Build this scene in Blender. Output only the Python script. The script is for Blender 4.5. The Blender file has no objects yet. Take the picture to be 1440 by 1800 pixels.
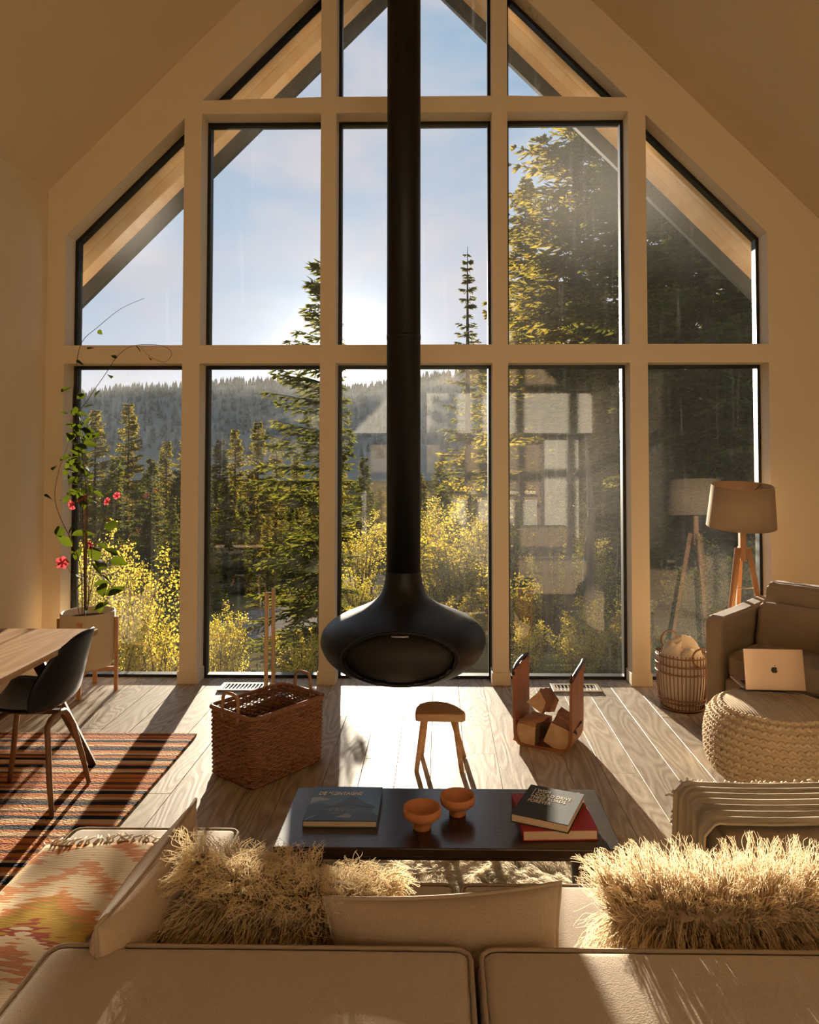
import bpy, math, random
import numpy as np
from mathutils import Vector, Matrix
R = math.radians
rnd = random.Random(7)
scene = bpy.context.scene
col = scene.collection

# ------------------------------------------------------------------ camera, world, sun, exposure
cam_d = bpy.data.cameras.new('camera'); cam = bpy.data.objects.new('camera', cam_d); col.objects.link(cam)
cam.location = (0.18, -5.2, 1.6)
cam.rotation_euler = (R(91.8), 0, R(0.9))
cam_d.lens = 26.0; cam_d.sensor_width = 36.0
cam_d.shift_x = (720 - 752) / 1800; cam_d.shift_y = (759 - 900) / 1800
cam_d.clip_start = 0.05; cam_d.clip_end = 3000
scene.camera = cam
vs = scene.view_settings
vs.view_transform = 'Standard'; vs.look = 'None'; vs.gamma = 1; vs.use_curve_mapping = False
vs.exposure = 0.12
cy = scene.cycles
cy.use_denoising = True
cy.max_bounces = 6; cy.diffuse_bounces = 4; cy.glossy_bounces = 3; cy.transmission_bounces = 2; cy.transparent_max_bounces = 8
cy.use_adaptive_sampling = True; cy.adaptive_threshold = .07; cy.adaptive_min_samples = 12
cy.caustics_reflective = False; cy.caustics_refractive = False
cy.sample_clamp_indirect = 8.0

SUN = Vector((-0.1255, 0.98, 0.117)).normalized()
SUN_E = 20.0
sd = bpy.data.lights.new('sun', 'SUN'); so = bpy.data.objects.new('sun', sd); col.objects.link(so)
sd.energy = SUN_E; sd.color = (1.0, 0.86, 0.67); sd.angle = R(0.6)
so.location = SUN * 60
so.rotation_euler = SUN.to_track_quat('Z', 'Y').to_euler()

def world():
    w = bpy.data.worlds.new('sky'); scene.world = w; w.use_nodes = True
    nt = w.node_tree; N = nt.nodes; L = nt.links; N.clear()
    out = N.new('ShaderNodeOutputWorld'); bg = N.new('ShaderNodeBackground')
    tc = N.new('ShaderNodeTexCoord'); sep = N.new('ShaderNodeSeparateXYZ'); L.new(tc.outputs['Generated'], sep.inputs[0])
    ramp = N.new('ShaderNodeValToRGB'); e = ramp.color_ramp.elements
    e[0].position = 0.0; e[0].color = (.80, .84, .93, 1); e[1].position = .55; e[1].color = (.30, .47, .66, 1)
    m = ramp.color_ramp.elements.new(.22); m.color = (.47, .565, .71, 1)
    L.new(sep.outputs['Z'], ramp.inputs[0])
    mp = N.new('ShaderNodeMapping'); mp.inputs['Scale'].default_value = (3.0, 3.0, 7.0); L.new(tc.outputs['Generated'], mp.inputs[0])
    nz = N.new('ShaderNodeTexNoise'); nz.inputs['Scale'].default_value = 1.5; nz.inputs['Detail'].default_value = 7; nz.inputs['Roughness'].default_value = .55
    nz.inputs['Distortion'].default_value = .4
    L.new(mp.outputs[0], nz.inputs['Vector'])
    cr = N.new('ShaderNodeValToRGB'); c = cr.color_ramp.elements; c[0].position = .42; c[0].color = (0, 0, 0, 1); c[1].position = .68; c[1].color = (1, 1, 1, 1)
    L.new(nz.outputs[0], cr.inputs[0])
    mix = N.new('ShaderNodeMixRGB'); mix.inputs[2].default_value = (.62, .61, .68, 1); L.new(cr.outputs[0], mix.inputs[0]); L.new(ramp.outputs[0], mix.inputs[1])
    dot = N.new('ShaderNodeVectorMath'); dot.operation = 'DOT_PRODUCT'; dot.inputs[1].default_value = SUN; L.new(tc.outputs['Generated'], dot.inputs[0])
    mx = N.new('ShaderNodeMath'); mx.operation = 'MAXIMUM'; mx.inputs[1].default_value = 0; L.new(dot.outputs['Value'], mx.inputs[0])
    cur = mix.outputs[0]
    for p, k in ((60, .34), (420, 1.3), (4000, 6.0)):
        pw = N.new('ShaderNodeMath'); pw.operation = 'POWER'; pw.inputs[1].default_value = p; L.new(mx.outputs[0], pw.inputs[0])
        sc = N.new('ShaderNodeVectorMath'); sc.operation = 'SCALE'; sc.inputs[0].default_value = (k, k * .93, k * .82); L.new(pw.outputs[0], sc.inputs['Scale'])
        ad = N.new('ShaderNodeVectorMath'); ad.operation = 'ADD'; L.new(cur, ad.inputs[0]); L.new(sc.outputs[0], ad.inputs[1]); cur = ad.outputs[0]
    L.new(cur, bg.inputs[0]); bg.inputs[1].default_value = 1.0; L.new(bg.outputs[0], out.inputs[0])
world()

# ------------------------------------------------------------------ helpers
class MB:
    def __init__(s): s.v = []; s.f = []
    def add(s, v, f):
        n = len(s.v); s.v += [tuple(p) for p in v]; s.f += [tuple(i + n for i in q) for q in f]; return s
    def box(s, lo, hi, M=None):
        x0, y0, z0 = lo; x1, y1, z1 = hi
        v = [Vector(p) for p in ((x0,y0,z0),(x1,y0,z0),(x1,y1,z0),(x0,y1,z0),(x0,y0,z1),(x1,y0,z1),(x1,y1,z1),(x0,y1,z1))]
        if M is not None: v = [M @ p for p in v]
        return s.add(v, [(0,3,2,1),(4,5,6,7),(0,1,5,4),(1,2,6,5),(2,3,7,6),(3,0,4,7)])
    def prism(s, poly, fn0, fn1):
        """poly: 2d points CCW; fn0/fn1 map (a,b) to 3d at both ends"""
        n = len(poly); v = [fn0(*p) for p in poly] + [fn1(*p) for p in poly]
        f = [tuple(range(n))[::-1], tuple(range(n, 2*n))] + [(i, (i+1) % n, (i+1) % n + n, i + n) for i in range(n)]
        return s.add(v, f)
    def prism_y(s, poly, y0, y1):
        return s.prism(poly, lambda a, b: (a, y1, b), lambda a, b: (a, y0, b))
    def prism_z(s, poly, z0, z1):
        return s.prism(poly, lambda a, b: (a, b, z0), lambda a, b: (a, b, z1))
    def tube(s, pts, r, n=8, closed=False, cap=True):
        pts = [Vector(p) for p in pts]; m = len(pts)
        rr = r if isinstance(r, (list, tuple)) else [r] * m
        t0 = (pts[1] - pts[0]).normalized()
        up = Vector((0, 0, 1)) if abs(t0.z) < .9 else Vector((1, 0, 0))
        a = t0.cross(up).normalized(); base = len(s.v); V = []
        for i in range(m):
            if closed: t = (pts[(i+1) % m] - pts[i-1]).normalized()
            else: t = (pts[min(i+1, m-1)] - pts[max(i-1, 0)]).normalized()
            a = (a - t * a.dot(t)).normalized(); b = t.cross(a)
            for k in range(n):
                an = 2 * math.pi * k / n; V.append(pts[i] + (a * math.cos(an) + b * math.sin(an)) * rr[i])
        F = []
        for i in range(m if closed else m - 1):
            j = (i + 1) % m
            for k in range(n):
                k2 = (k + 1) % n; F.append((i*n+k, i*n+k2, j*n+k2, j*n+k))
        if cap and not closed:
            F.append(tuple(range(n))[::-1]); F.append(tuple(range((m-1)*n, m*n)))
        return s.add(V, F)
    def lathe(s, prof, n=32, c=(0, 0, 0)):
        V = []; F = []; m = len(prof)
        for r, z in prof:
            for k in range(n):
                a = 2 * math.pi * k / n; V.append((c[0] + r * math.cos(a), c[1] + r * math.sin(a), c[2] + z))
        for i in range(m - 1):
            for k in range(n):
                k2 = (k + 1) % n; F.append((i*n+k, i*n+k2, (i+1)*n+k2, (i+1)*n+k))
        if prof[0][0] > 1e-4: F.append(tuple(range(n))[::-1])
        if prof[-1][0] > 1e-4: F.append(tuple(range((m-1)*n, m*n)))
        return s.add(V, F)
    def grid(s, fn, nu, nv, wrap=False):
        V = [fn(i / (nu - (0 if wrap else 1)), j / (nv - 1)) for i in range(nu) for j in range(nv)]
        F = []
        for i in range(nu if wrap else nu - 1):
            i2 = (i + 1) % nu
            for j in range(nv - 1): F.append((i*nv+j, i2*nv+j, i2*nv+j+1, i*nv+j+1))
        return s.add(V, F)
    def mesh(s, name):
        me = bpy.data.meshes.new(name); me.from_pydata([tuple(p) for p in s.v], [], s.f); me.validate(); me.update(); return me
    def build(s, name, mat, parent=None, smooth=False, bevel=0, loc=None, solid=0):
        return link(name, s.mesh(name), mat, parent, smooth, bevel, loc, solid)

def link(name, me, mat, parent=None, smooth=False, bevel=0, loc=None, solid=0):
    if mat is not None and not me.materials: me.materials.append(mat)
    o = bpy.data.objects.new(name, me); col.objects.link(o)
    if parent is not None: o.parent = parent
    if loc is not None: o.location = loc
    if smooth: me.shade_smooth()
    if solid:
        m = o.modifiers.new('solid', 'SOLIDIFY'); m.thickness = solid; m.offset = 0
    if bevel:
        m = o.modifiers.new('bevel', 'BEVEL'); m.width = bevel; m.segments = 2; m.limit_method = 'ANGLE'; m.angle_limit = R(40)
    return o

def np_mesh(name, V, F):
    V = np.asarray(V, dtype=np.float32); F = np.asarray(F, dtype=np.int32)
    me = bpy.data.meshes.new(name); k = F.shape[1]
    me.vertices.add(len(V)); me.vertices.foreach_set('co', V.ravel())
    me.loops.add(F.size); me.loops.foreach_set('vertex_index', F.ravel())
    me.polygons.add(len(F)); me.polygons.foreach_set('loop_start', np.arange(0, F.size, k, dtype=np.int32))
    me.update(calc_edges=True); return me

def replicate(bv, bf, mats):
    """one base shape copied through many 4x4 numpy matrices"""
    bv = np.c_[np.asarray(bv, float), np.ones(len(bv))]; bf = np.asarray(bf); M = np.asarray(mats)
    V = np.einsum('nij,kj->nki', M, bv)[:, :, :3].reshape(-1, 3)
    F = (bf[None] + (np.arange(len(M)) * len(bv))[:, None, None]).reshape(-1, bf.shape[1])
    return V, F

def tag(o, label=None, cat=None, group=None, kind=None):
    if label: o['label'] = label
    if cat: o['category'] = cat
    if group: o['group'] = group
    if kind: o['kind'] = kind
    return o
def thing(name, label, cat, loc=(0, 0, 0), rz=0, group=None):
    o = bpy.data.objects.new(name, None); o.empty_display_size = .1; col.objects.link(o)
    o.location = loc; o.rotation_euler = (0, 0, rz); return tag(o, label, cat, group)
def copy_tree(o, parent=None):
    c = o.copy(); col.objects.link(c); c.parent = parent
    for ch in list(o.children): copy_tree(ch, c)
    return c

# ------------------------------------------------------------------ materials
MATS = {}
def new_mat(name):
    m = bpy.data.materials.new(name); m.use_nodes = True; MATS[name] = m
    nt = m.node_tree; return m, nt, nt.nodes, nt.links, nt.nodes['Principled BSDF']
def pmat(name, c, rough=.6, c2=None, scale=8, stretch=(1, 1, 1), bump=0, bscale=None, metal=0, spec=.5, coat=0, sheen=0, detail=4, coords='Object', island=False, lo=.35, hi=.65):
    """principled with an optional two-tone noise and bump"""
    m, nt, N, L, b = new_mat(name)
    b.inputs['Base Color'].default_value = (*c, 1); b.inputs['Roughness'].default_value = rough; b.inputs['Metallic'].default_value = metal
    b.inputs['Specular IOR Level'].default_value = spec
    if coat: b.inputs['Coat Weight'].default_value = coat; b.inputs['Coat Roughness'].default_value = .15
    if sheen: b.inputs['Sheen Weight'].default_value = sheen
    if c2 is not None or bump:
        tc = N.new('ShaderNodeTexCoord'); mp = N.new('ShaderNodeMapping'); mp.inputs['Scale'].default_value = stretch; L.new(tc.outputs[coords], mp.inputs[0])
        nz = N.new('ShaderNodeTexNoise'); nz.inputs['Scale'].default_value = scale; nz.inputs['Detail'].default_value = detail; L.new(mp.outputs[0], nz.inputs['Vector'])
        if c2 is not None:
            r = N.new('ShaderNodeValToRGB'); e = r.color_ramp.elements; e[0].position = lo; e[1].position = hi
            e[0].color = (*c, 1); e[1].color = (*c2, 1)
            if island:
                g = N.new('ShaderNodeNewGeometry'); L.new(g.outputs['Random Per Island'], r.inputs[0]); e[0].position = 0; e[1].position = 1
            else: L.new(nz.outputs[0], r.inputs[0])
            L.new(r.outputs[0], b.inputs['Base Color'])
        if bump:
            n2 = nz
            if bscale:
                n2 = N.new('ShaderNodeTexNoise'); n2.inputs['Scale'].default_value = bscale; n2.inputs['Detail'].default_value = 3; L.new(mp.outputs[0], n2.inputs['Vector'])
            bp = N.new('ShaderNodeBump'); bp.inputs['Strength'].default_value = bump; bp.inputs['Distance'].default_value = .01
            L.new(n2.outputs[0], bp.inputs['Height']); L.new(bp.outputs[0], b.inputs['Normal'])
    return m

def leaf_mat(name, c, c2, trans=.5, tc_=None, rough=.8):
    """leaf: diffuse front, translucent back, varied per leaf"""
    m, nt, N, L, b = new_mat(name)
    g = N.new('ShaderNodeNewGeometry'); r = N.new('ShaderNodeValToRGB'); e = r.color_ramp.elements
    e[0].color = (*c, 1); e[1].color = (*c2, 1); L.new(g.outputs['Random Per Island'], r.inputs[0])
    L.new(r.outputs[0], b.inputs['Base Color']); b.inputs['Roughness'].default_value = rough; b.inputs['Specular IOR Level'].default_value = .05
    t = N.new('ShaderNodeBsdfTranslucent')
    gm = N.new('ShaderNodeMixRGB'); gm.blend_type = 'MULTIPLY'; gm.inputs[0].default_value = 1; gm.inputs[2].default_value = (*(tc_ or (1, 1, .5)), 1); L.new(r.outputs[0], gm.inputs[1])
    L.new(gm.outputs[0], t.inputs[0])
    mx = N.new('ShaderNodeMixShader'); mx.inputs[0].default_value = trans
    L.new(b.outputs[0], mx.inputs[1]); L.new(t.outputs[0], mx.inputs[2]); L.new(mx.outputs[0], N['Material Output'].inputs[0])
    return m

def wood_mat(name, c, c2, axis='Y', scale=6, rough=.45, bump=.1, ring=14, rand=True, coat=0, along=.10, det=1.5):
    """long grain wood with cathedral rings; every object shifted by its own random number"""
    m, nt, N, L, b = new_mat(name)
    tc = N.new('ShaderNodeTexCoord'); oi = N.new('ShaderNodeObjectInfo')
    mp = N.new('ShaderNodeMapping'); st = {'X': (along, 1, 1), 'Y': (1, along, 1), 'Z': (1, 1, along)}[axis]
    mp.inputs['Scale'].default_value = st; L.new(tc.outputs['Object'], mp.inputs[0])
    ad = N.new('ShaderNodeVectorMath'); ad.operation = 'MULTIPLY_ADD'; ad.inputs[1].default_value = (1, 1, 1) if rand else (0, 0, 0)
    cx = N.new('ShaderNodeCombineXYZ'); ml = N.new('ShaderNodeMath'); ml.operation = 'MULTIPLY'; ml.inputs[1].default_value = 37.0 if rand else 0
    L.new(oi.outputs['Random'], ml.inputs[0])
    for i in range(3): L.new(ml.outputs[0], cx.inputs[i])
    va = N.new('ShaderNodeVectorMath'); va.operation = 'ADD'; L.new(mp.outputs[0], va.inputs[0]); L.new(cx.outputs[0], va.inputs[1])
    n1 = N.new('ShaderNodeTexNoise'); n1.inputs['Scale'].default_value = scale; n1.inputs['Detail'].default_value = det; L.new(va.outputs[0], n1.inputs['Vector'])
    mr = N.new('ShaderNodeMath'); mr.operation = 'MULTIPLY'; mr.inputs[1].default_value = ring; L.new(n1.outputs[0], mr.inputs[0])
    fr = N.new('ShaderNodeMath'); fr.operation = 'PINGPONG'; fr.inputs[1].default_value = .5; L.new(mr.outputs[0], fr.inputs[0])
    n2 = N.new('ShaderNodeTexNoise'); n2.inputs['Scale'].default_value = scale * 14; n2.inputs['Detail'].default_value = 3; L.new(va.outputs[0], n2.inputs['Vector'])
    mm = N.new('ShaderNodeMath'); mm.operation = 'MULTIPLY_ADD'; mm.inputs[1].default_value = .55; L.new(n2.outputs[0], mm.inputs[0])
    m3 = N.new('ShaderNodeMath'); m3.operation = 'MULTIPLY'; m3.inputs[1].default_value = .9; L.new(fr.outputs[0], m3.inputs[0]); L.new(m3.outputs[0], mm.inputs[2])
    r = N.new('ShaderNodeValToRGB'); e = r.color_ramp.elements; e[0].position = .2; e[1].position = .75; e[0].color = (*c2, 1); e[1].color = (*c, 1)
    L.new(mm.outputs[0], r.inputs[0])
    hv = N.new('ShaderNodeHueSaturation'); mv = N.new('ShaderNodeMapRange'); mv.inputs[3].default_value = .82 if rand else 1; mv.inputs[4].default_value = 1.15 if rand else 1
    L.new(oi.outputs['Random'], mv.inputs[0]); L.new(mv.outputs[0], hv.inputs['Value']); L.new(r.outputs[0], hv.inputs['Color'])
    L.new(hv.outputs[0], b.inputs['Base Color']); b.inputs['Roughness'].default_value = rough
    if coat: b.inputs['Coat Weight'].default_value = coat; b.inputs['Coat Roughness'].default_value = .2
    if bump:
        bp = N.new('ShaderNodeBump'); bp.inputs['Strength'].default_value = bump; bp.inputs['Distance'].default_value = .004; L.new(mm.outputs[0], bp.inputs['Height']); L.new(bp.outputs[0], b.inputs['Normal'])
    return m

M_wall = pmat('wall_paint', (.81, .67, .475), .75, bump=.03, scale=180)
M_ceil = pmat('ceiling_paint', (.76, .60, .40), .8, bump=.03, scale=180)
M_base = pmat('trim_paint', (.80, .66, .46), .5)
M_white = pmat('white_paint', (.82, .78, .70), .55)
M_floor = wood_mat('oak_plank', (.37, .285, .20), (.59, .50, .39), 'Y', 6.0, .46, .25, 13, along=.34, det=1.0)
M_floor.node_tree.nodes['Principled BSDF'].inputs['Specular IOR Level'].default_value = .18
M_under = pmat('subfloor', (.06, .045, .03), .9)
M_frame = pmat('black_window_frame', (.012, .011, .011), .4)
M_soffit = wood_mat('soffit_pine', (.84, .53, .27), (.88, .64, .39), 'Y', 2.5, .6, .05, 6)
M_fascia = pmat('dark_fascia_metal', (.03, .035, .035), .45)
M_black = pmat('black_steel', (.006, .0062, .0062), .45, c2=(.009, .009, .0085), scale=30, spec=.3)
M_mesh = pmat('fire_screen_mesh', (.010, .009, .008), .6, c2=(.016, .014, .011), scale=260)
M_chrome = pmat('brushed_metal', (.6, .58, .55), .3, metal=1)
M_blacksh = pmat('black_shell_plastic', (.006, .0062, .0065), .35, spec=.3)
M_darkwood = wood_mat('dark_wood', (.030, .017, .010), (.05, .028, .016), 'X', 8, .28, .04, 8, coat=.25)
M_legwood = wood_mat('walnut_leg', (.20, .095, .042), (.28, .15, .07), 'Z', 8, .5, .04, 6)
M_dkleg = wood_mat('dark_walnut_leg', (.055, .026, .014), (.08, .04, .02), 'Z', 8, .5, .04, 6)
M_tablew = wood_mat('table_oak', (.42, .24, .12), (.58, .38, .22), 'Y', 5, .38, .05, 12)
M_teak = wood_mat('warm_beech', (.52, .25, .11), (.60, .33, .16), 'Z', 6, .5, .03, 5)
M_stool = wood_mat('stool_beech', (.50, .27, .13), (.62, .38, .20), 'X', 9, .45, .03, 6)
M_stick = wood_mat('pale_ash_pole', (.58, .40, .22), (.66, .48, .29), 'Z', 8, .5, .02, 4)
M_wicker = pmat('brown_wicker', (.25, .10, .045), .55, c2=(.35, .15, .07), scale=60, bump=.3)
M_rattan = pmat('rattan_cane', (.24, .105, .045), .5, c2=(.33, .16, .07), scale=30)
M_cane = pmat('cane_handle', (.40, .21, .10), .45, c2=(.48, .27, .13), scale=25)
M_bark = pmat('log_bark', (.10, .055, .03), .9, c2=(.17, .10, .055), scale=40, bump=.6, bscale=60)
M_split = pmat('split_log_wood', (.52, .30, .15), .8, c2=(.64, .42, .24), scale=18, stretch=(1, .1, 1), bump=.3, bscale=40)
M_leather = pmat('saddle_leather', (.27, .092, .034), .5, c2=(.34, .13, .05), scale=22, stretch=(1, 1, .15), bump=.15)
M_dkleather = pmat('dark_leather_edge', (.03, .014, .009), .45)
M_sofa = pmat('beige_linen', (.40, .30, .20), .9, c2=(.45, .34, .23), scale=300, bump=.12, sheen=.2)
M_pipe = pmat('linen_piping', (.34, .25, .165), .85)
M_pillow = pmat('sand_linen_pillow', (.43, .30, .195), .9, c2=(.48, .34, .225), scale=240, bump=.12, sheen=.2)
M_lumbar = pmat('shaded_linen_pillow', (.31, .215, .14), .9, c2=(.35, .25, .165), scale=240, bump=.12, sheen=.2)  # darker copy of the pillow linen, its shade put into the colour
M_grey = pmat('taupe_tweed', (.32, .225, .14), .95, c2=(.39, .28, .18), scale=350, bump=.2, sheen=.2)
M_cotton = pmat('cream_cotton', (.74, .62, .47), .9, bump=.2, scale=30)
M_knit = pmat('oat_wool_yarn', (.60, .45, .29), .95, c2=(.70, .55, .38), island=True, bump=.35, scale=220)
M_shade = None
M_terra = pmat('terracotta', (.50, .19, .078), .75, c2=(.56, .23, .10), scale=40, bump=.06)
M_terra2 = pmat('terracotta_glaze_inside', (.36, .14, .06), .7)
M_pages = pmat('book_pages', (.66, .50, .36), .85, c2=(.72, .57, .42), scale=60, stretch=(.2, .2, 12))
M_red = pmat('red_book_cloth', (.42, .018, .016), .6)
M_bookblk = pmat('charcoal_book_cloth', (.030, .032, .030), .75, c2=(.045, .046, .042), scale=120)
M_print = pmat('cream_lettering', (.82, .74, .60), .6)
M_pot = pmat('cream_ceramic', (.70, .56, .38), .5)
M_soil = pmat('potting_soil', (.03, .02, .013), .95, bump=.8, scale=60)
M_stem = pmat('vine_stem', (.10, .05, .025), .7)
M_vine = leaf_mat('vine_leaf', (.022, .032, .010), (.060, .078, .018), .40, (1.9, 1.8, .5))
M_petal = leaf_mat('pink_petal', (.50, .055, .085), (.66, .17, .19), .40, (1, .7, .7))
M_alu = pmat('rose_aluminium', (.62, .43, .29), .38, metal=.7)
M_logo = pmat('logo_black', (.01, .009, .008), .2)
M_spruce = leaf_mat('spruce_needles', (.030, .042, .016), (.080, .088, .028), .46, (2.6, 2.1, .75))
M_spruce2 = leaf_mat('golden_spruce_needles', (.075, .075, .025), (.17, .15, .048), .48, (2.1, 1.75, .65))
M_trunk = pmat('spruce_bark', (.055, .04, .03), .95, c2=(.09, .068, .05), scale=20, stretch=(1, 1, .3), bump=.5)
M_yleaf = leaf_mat('autumn_leaf', (.34, .29, .06), (.60, .50, .14), .5, (1.2, 1.1, .55))
M_gleaf = leaf_mat('olive_leaf', (.17, .165, .035), (.44, .34, .07), .5, (1.25, 1.1, .5))
M_twig = pmat('shrub_twig', (.12, .075, .05), .9)
M_ground = pmat('meadow_ground', (.13, .10, .045), 1, c2=(.07, .075, .025), spec=0, scale=.6, bump=.3, bscale=6)
M_gravel = pmat('gravel_road', (.17, .145, .125), 1, c2=(.22, .19, .16), scale=4, spec=0)
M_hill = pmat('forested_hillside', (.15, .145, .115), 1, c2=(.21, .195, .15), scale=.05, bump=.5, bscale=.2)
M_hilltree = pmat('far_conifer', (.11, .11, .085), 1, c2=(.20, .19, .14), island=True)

def glass_mat():
    m, nt, N, L, b = new_mat('dusty_veiled_window_glass'); N.remove(b)
    tr = N.new('ShaderNodeBsdfTransparent'); tr.inputs[0].default_value = (.95, .965, .955, 1)
    gl = N.new('ShaderNodeBsdfGlossy'); gl.inputs['Roughness'].default_value = .0
    fz = N.new('ShaderNodeFresnel'); fz.inputs['IOR'].default_value = 1.5
    mf = N.new('ShaderNodeMath'); mf.operation = 'MULTIPLY'; mf.inputs[1].default_value = 1.8; L.new(fz.outputs[0], mf.inputs[0])
    mx = N.new('ShaderNodeMixShader'); L.new(mf.outputs[0], mx.inputs[0]); L.new(tr.outputs[0], mx.inputs[1]); L.new(gl.outputs[0], mx.inputs[2])
    du = N.new('ShaderNodeBsdfTranslucent'); du.inputs[0].default_value = (.9, .88, .84, 1)
    tc = N.new('ShaderNodeTexCoord')
    def noise(sc, stretch, lo, hi, a, b_):
        mp = N.new('ShaderNodeMapping'); mp.inputs['Scale'].default_value = stretch; L.new(tc.outputs['Object'], mp.inputs[0])
        n = N.new('ShaderNodeTexNoise'); n.inputs['Scale'].default_value = sc; n.inputs['Detail'].default_value = 5; L.new(mp.outputs[0], n.inputs['Vector'])
        r = N.new('ShaderNodeMapRange'); r.inputs[1].default_value = lo; r.inputs[2].default_value = hi; r.inputs[3].default_value = a; r.inputs[4].default_value = b_; L.new(n.outputs[0], r.inputs[0]); return r.outputs[0]
    s1 = noise(.8, (1, 1, 1), .46, .80, .003, .018)
    s2 = noise(30, (1, 1, .05), .58, .82, 0, .012)
    s3 = noise(160, (1, 1, 1), .70, .78, 0, .06)
    for c, r_, k in (((-2.15, .18, 3.42), .55, .042), ((1.15, .18, 3.6), .75, .030), ((-.80, .18, 1.75), .42, .045), ((.32, .18, 1.9), .6, .022), ((.35, .18, 1.0), .5, .012), ((1.1, .18, 1.3), 1.0, .016), ((1.75, .18, 3.55), .5, .02), ((-.1, .18, 2.1), .6, .012)):  # extra dust patches that put a bright hazy veil into single panes
        dn = N.new('ShaderNodeVectorMath'); dn.operation = 'DISTANCE'; dn.inputs[1].default_value = c; L.new(tc.outputs['Object'], dn.inputs[0])
        r = N.new('ShaderNodeMapRange'); r.interpolation_type = 'SMOOTHSTEP'; r.inputs[1].default_value = r_; r.inputs[2].default_value = r_ * .1; r.inputs[3].default_value = 0; r.inputs[4].default_value = k; L.new(dn.outputs['Value'], r.inputs[0])
        mk = N.new('ShaderNodeMath'); mk.operation = 'ADD'; L.new(s1, mk.inputs[0]); L.new(r.outputs[0], mk.inputs[1]); s1 = mk.outputs[0]
    a1 = N.new('ShaderNodeMath'); L.new(s1, a1.inputs[0]); L.new(s2, a1.inputs[1])
    a2 = N.new('ShaderNodeMath'); L.new(a1.outputs[0], a2.inputs[0]); L.new(s3, a2.inputs[1])
    m2 = N.new('ShaderNodeMixShader'); L.new(a2.outputs[0], m2.inputs[0]); L.new(mx.outputs[0], m2.inputs[1]); L.new(du.outputs[0], m2.inputs[2])
    L.new(m2.outputs[0], N['Material Output'].inputs[0]); return m
M_glass = glass_mat()

def stripe_mat(name, stops, length, axis='Y', jag=.02, jscale=(3, 40, 1), rough=.95, period=None):
    """woven stripes across one axis, ragged by noise; stops: (pos 0..1, colour)"""
    m, nt, N, L, b = new_mat(name)
    tc = N.new('ShaderNodeTexCoord'); sp = N.new('ShaderNodeSeparateXYZ'); L.new(tc.outputs['Object'], sp.inputs[0])
    mp = N.new('ShaderNodeMapping'); mp.inputs['Scale'].default_value = jscale; L.new(tc.outputs['Object'], mp.inputs[0])
    nz = N.new('ShaderNodeTexNoise'); nz.inputs['Scale'].default_value = 1; nz.inputs['Detail'].default_value = 4; L.new(mp.outputs[0], nz.inputs['Vector'])
    j = N.new('ShaderNodeMath'); j.operation = 'MULTIPLY_ADD'; j.inputs[1].default_value = jag; L.new(nz.outputs[0], j.inputs[0]); L.new(sp.outputs[axis], j.inputs[2])
    d = N.new('ShaderNodeMath'); d.operation = 'DIVIDE'; d.inputs[1].default_value = length; L.new(j.outputs[0], d.inputs[0])
    f = N.new('ShaderNodeMath'); f.operation = 'FRACT'; L.new(d.outputs[0], f.inputs[0])
    r = N.new('ShaderNodeValToRGB'); cr = r.color_ramp; cr.interpolation = 'CONSTANT'
    cr.elements[0].position = stops[0][0]; cr.elements[0].color = (*stops[0][1], 1)
    cr.elements[1].position = stops[1][0]; cr.elements[1].color = (*stops[1][1], 1)
    for p, c in stops[2:]:
        e = cr.elements.new(p); e.color = (*c, 1)
    L.new(f.outputs[0], r.inputs[0]); L.new(r.outputs[0], b.inputs['Base Color']); b.inputs['Roughness'].default_value = rough; b.inputs['Specular IOR Level'].default_value = .15
    n2 = N.new('ShaderNodeTexNoise'); n2.inputs['Scale'].default_value = 90; L.new(tc.outputs['Object'], n2.inputs['Vector'])
    bp = N.new('ShaderNodeBump'); bp.inputs['Strength'].default_value = .5; bp.inputs['Distance'].default_value = .01; L.new(n2.outputs[0], bp.inputs['Height']); L.new(bp.outputs[0], b.inputs['Normal'])
    return m
_or, _cr, _bk, _br, _rd = (.60, .20, .045), (.70, .45, .24), (.015, .018, .026), (.16, .055, .02), (.36, .08, .03)
M_rug = stripe_mat('striped_wool_rug', [(0, _or), (.05, _rd), (.08, _or), (.14, _br), (.17, _cr), (.22, _or), (.25, _bk), (.31, _or), (.34, _cr), (.40, _bk), (.45, _or), (.49, _br), (.52, _cr), (.57, _or), (.61, _bk), (.67, _br), (.70, _cr), (.74, _or), (.79, _bk), (.84, _cr), (.87, _rd), (.91, _or), (.95, _br)], .62, 'Y', .03, (3, 60, 1))

def fur_mat(name, c):
    m, nt, N, L, b = new_mat(name); N.remove(b)
    d = N.new('ShaderNodeBsdfDiffuse'); t = N.new('ShaderNodeBsdfTranslucent'); x = N.new('ShaderNodeMixShader'); x.inputs[0].default_value = .6
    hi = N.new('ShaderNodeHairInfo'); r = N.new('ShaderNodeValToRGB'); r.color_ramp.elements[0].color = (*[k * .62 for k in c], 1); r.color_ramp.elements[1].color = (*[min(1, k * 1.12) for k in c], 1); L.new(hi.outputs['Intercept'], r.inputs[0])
    L.new(r.outputs[0], d.inputs[0]); L.new(r.outputs[0], t.inputs[0]); L.new(d.outputs[0], x.inputs[1]); L.new(t.outputs[0], x.inputs[2])
    g = N.new('ShaderNodeBsdfGlossy'); g.inputs['Roughness'].default_value = .45; g.inputs[0].default_value = (*c, 1); y = N.new('ShaderNodeMixShader'); y.inputs[0].default_value = .06; L.new(x.outputs[0], y.inputs[1]); L.new(g.outputs[0], y.inputs[2])
    L.new(y.outputs[0], N['Material Output'].inputs[0]); return m
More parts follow.
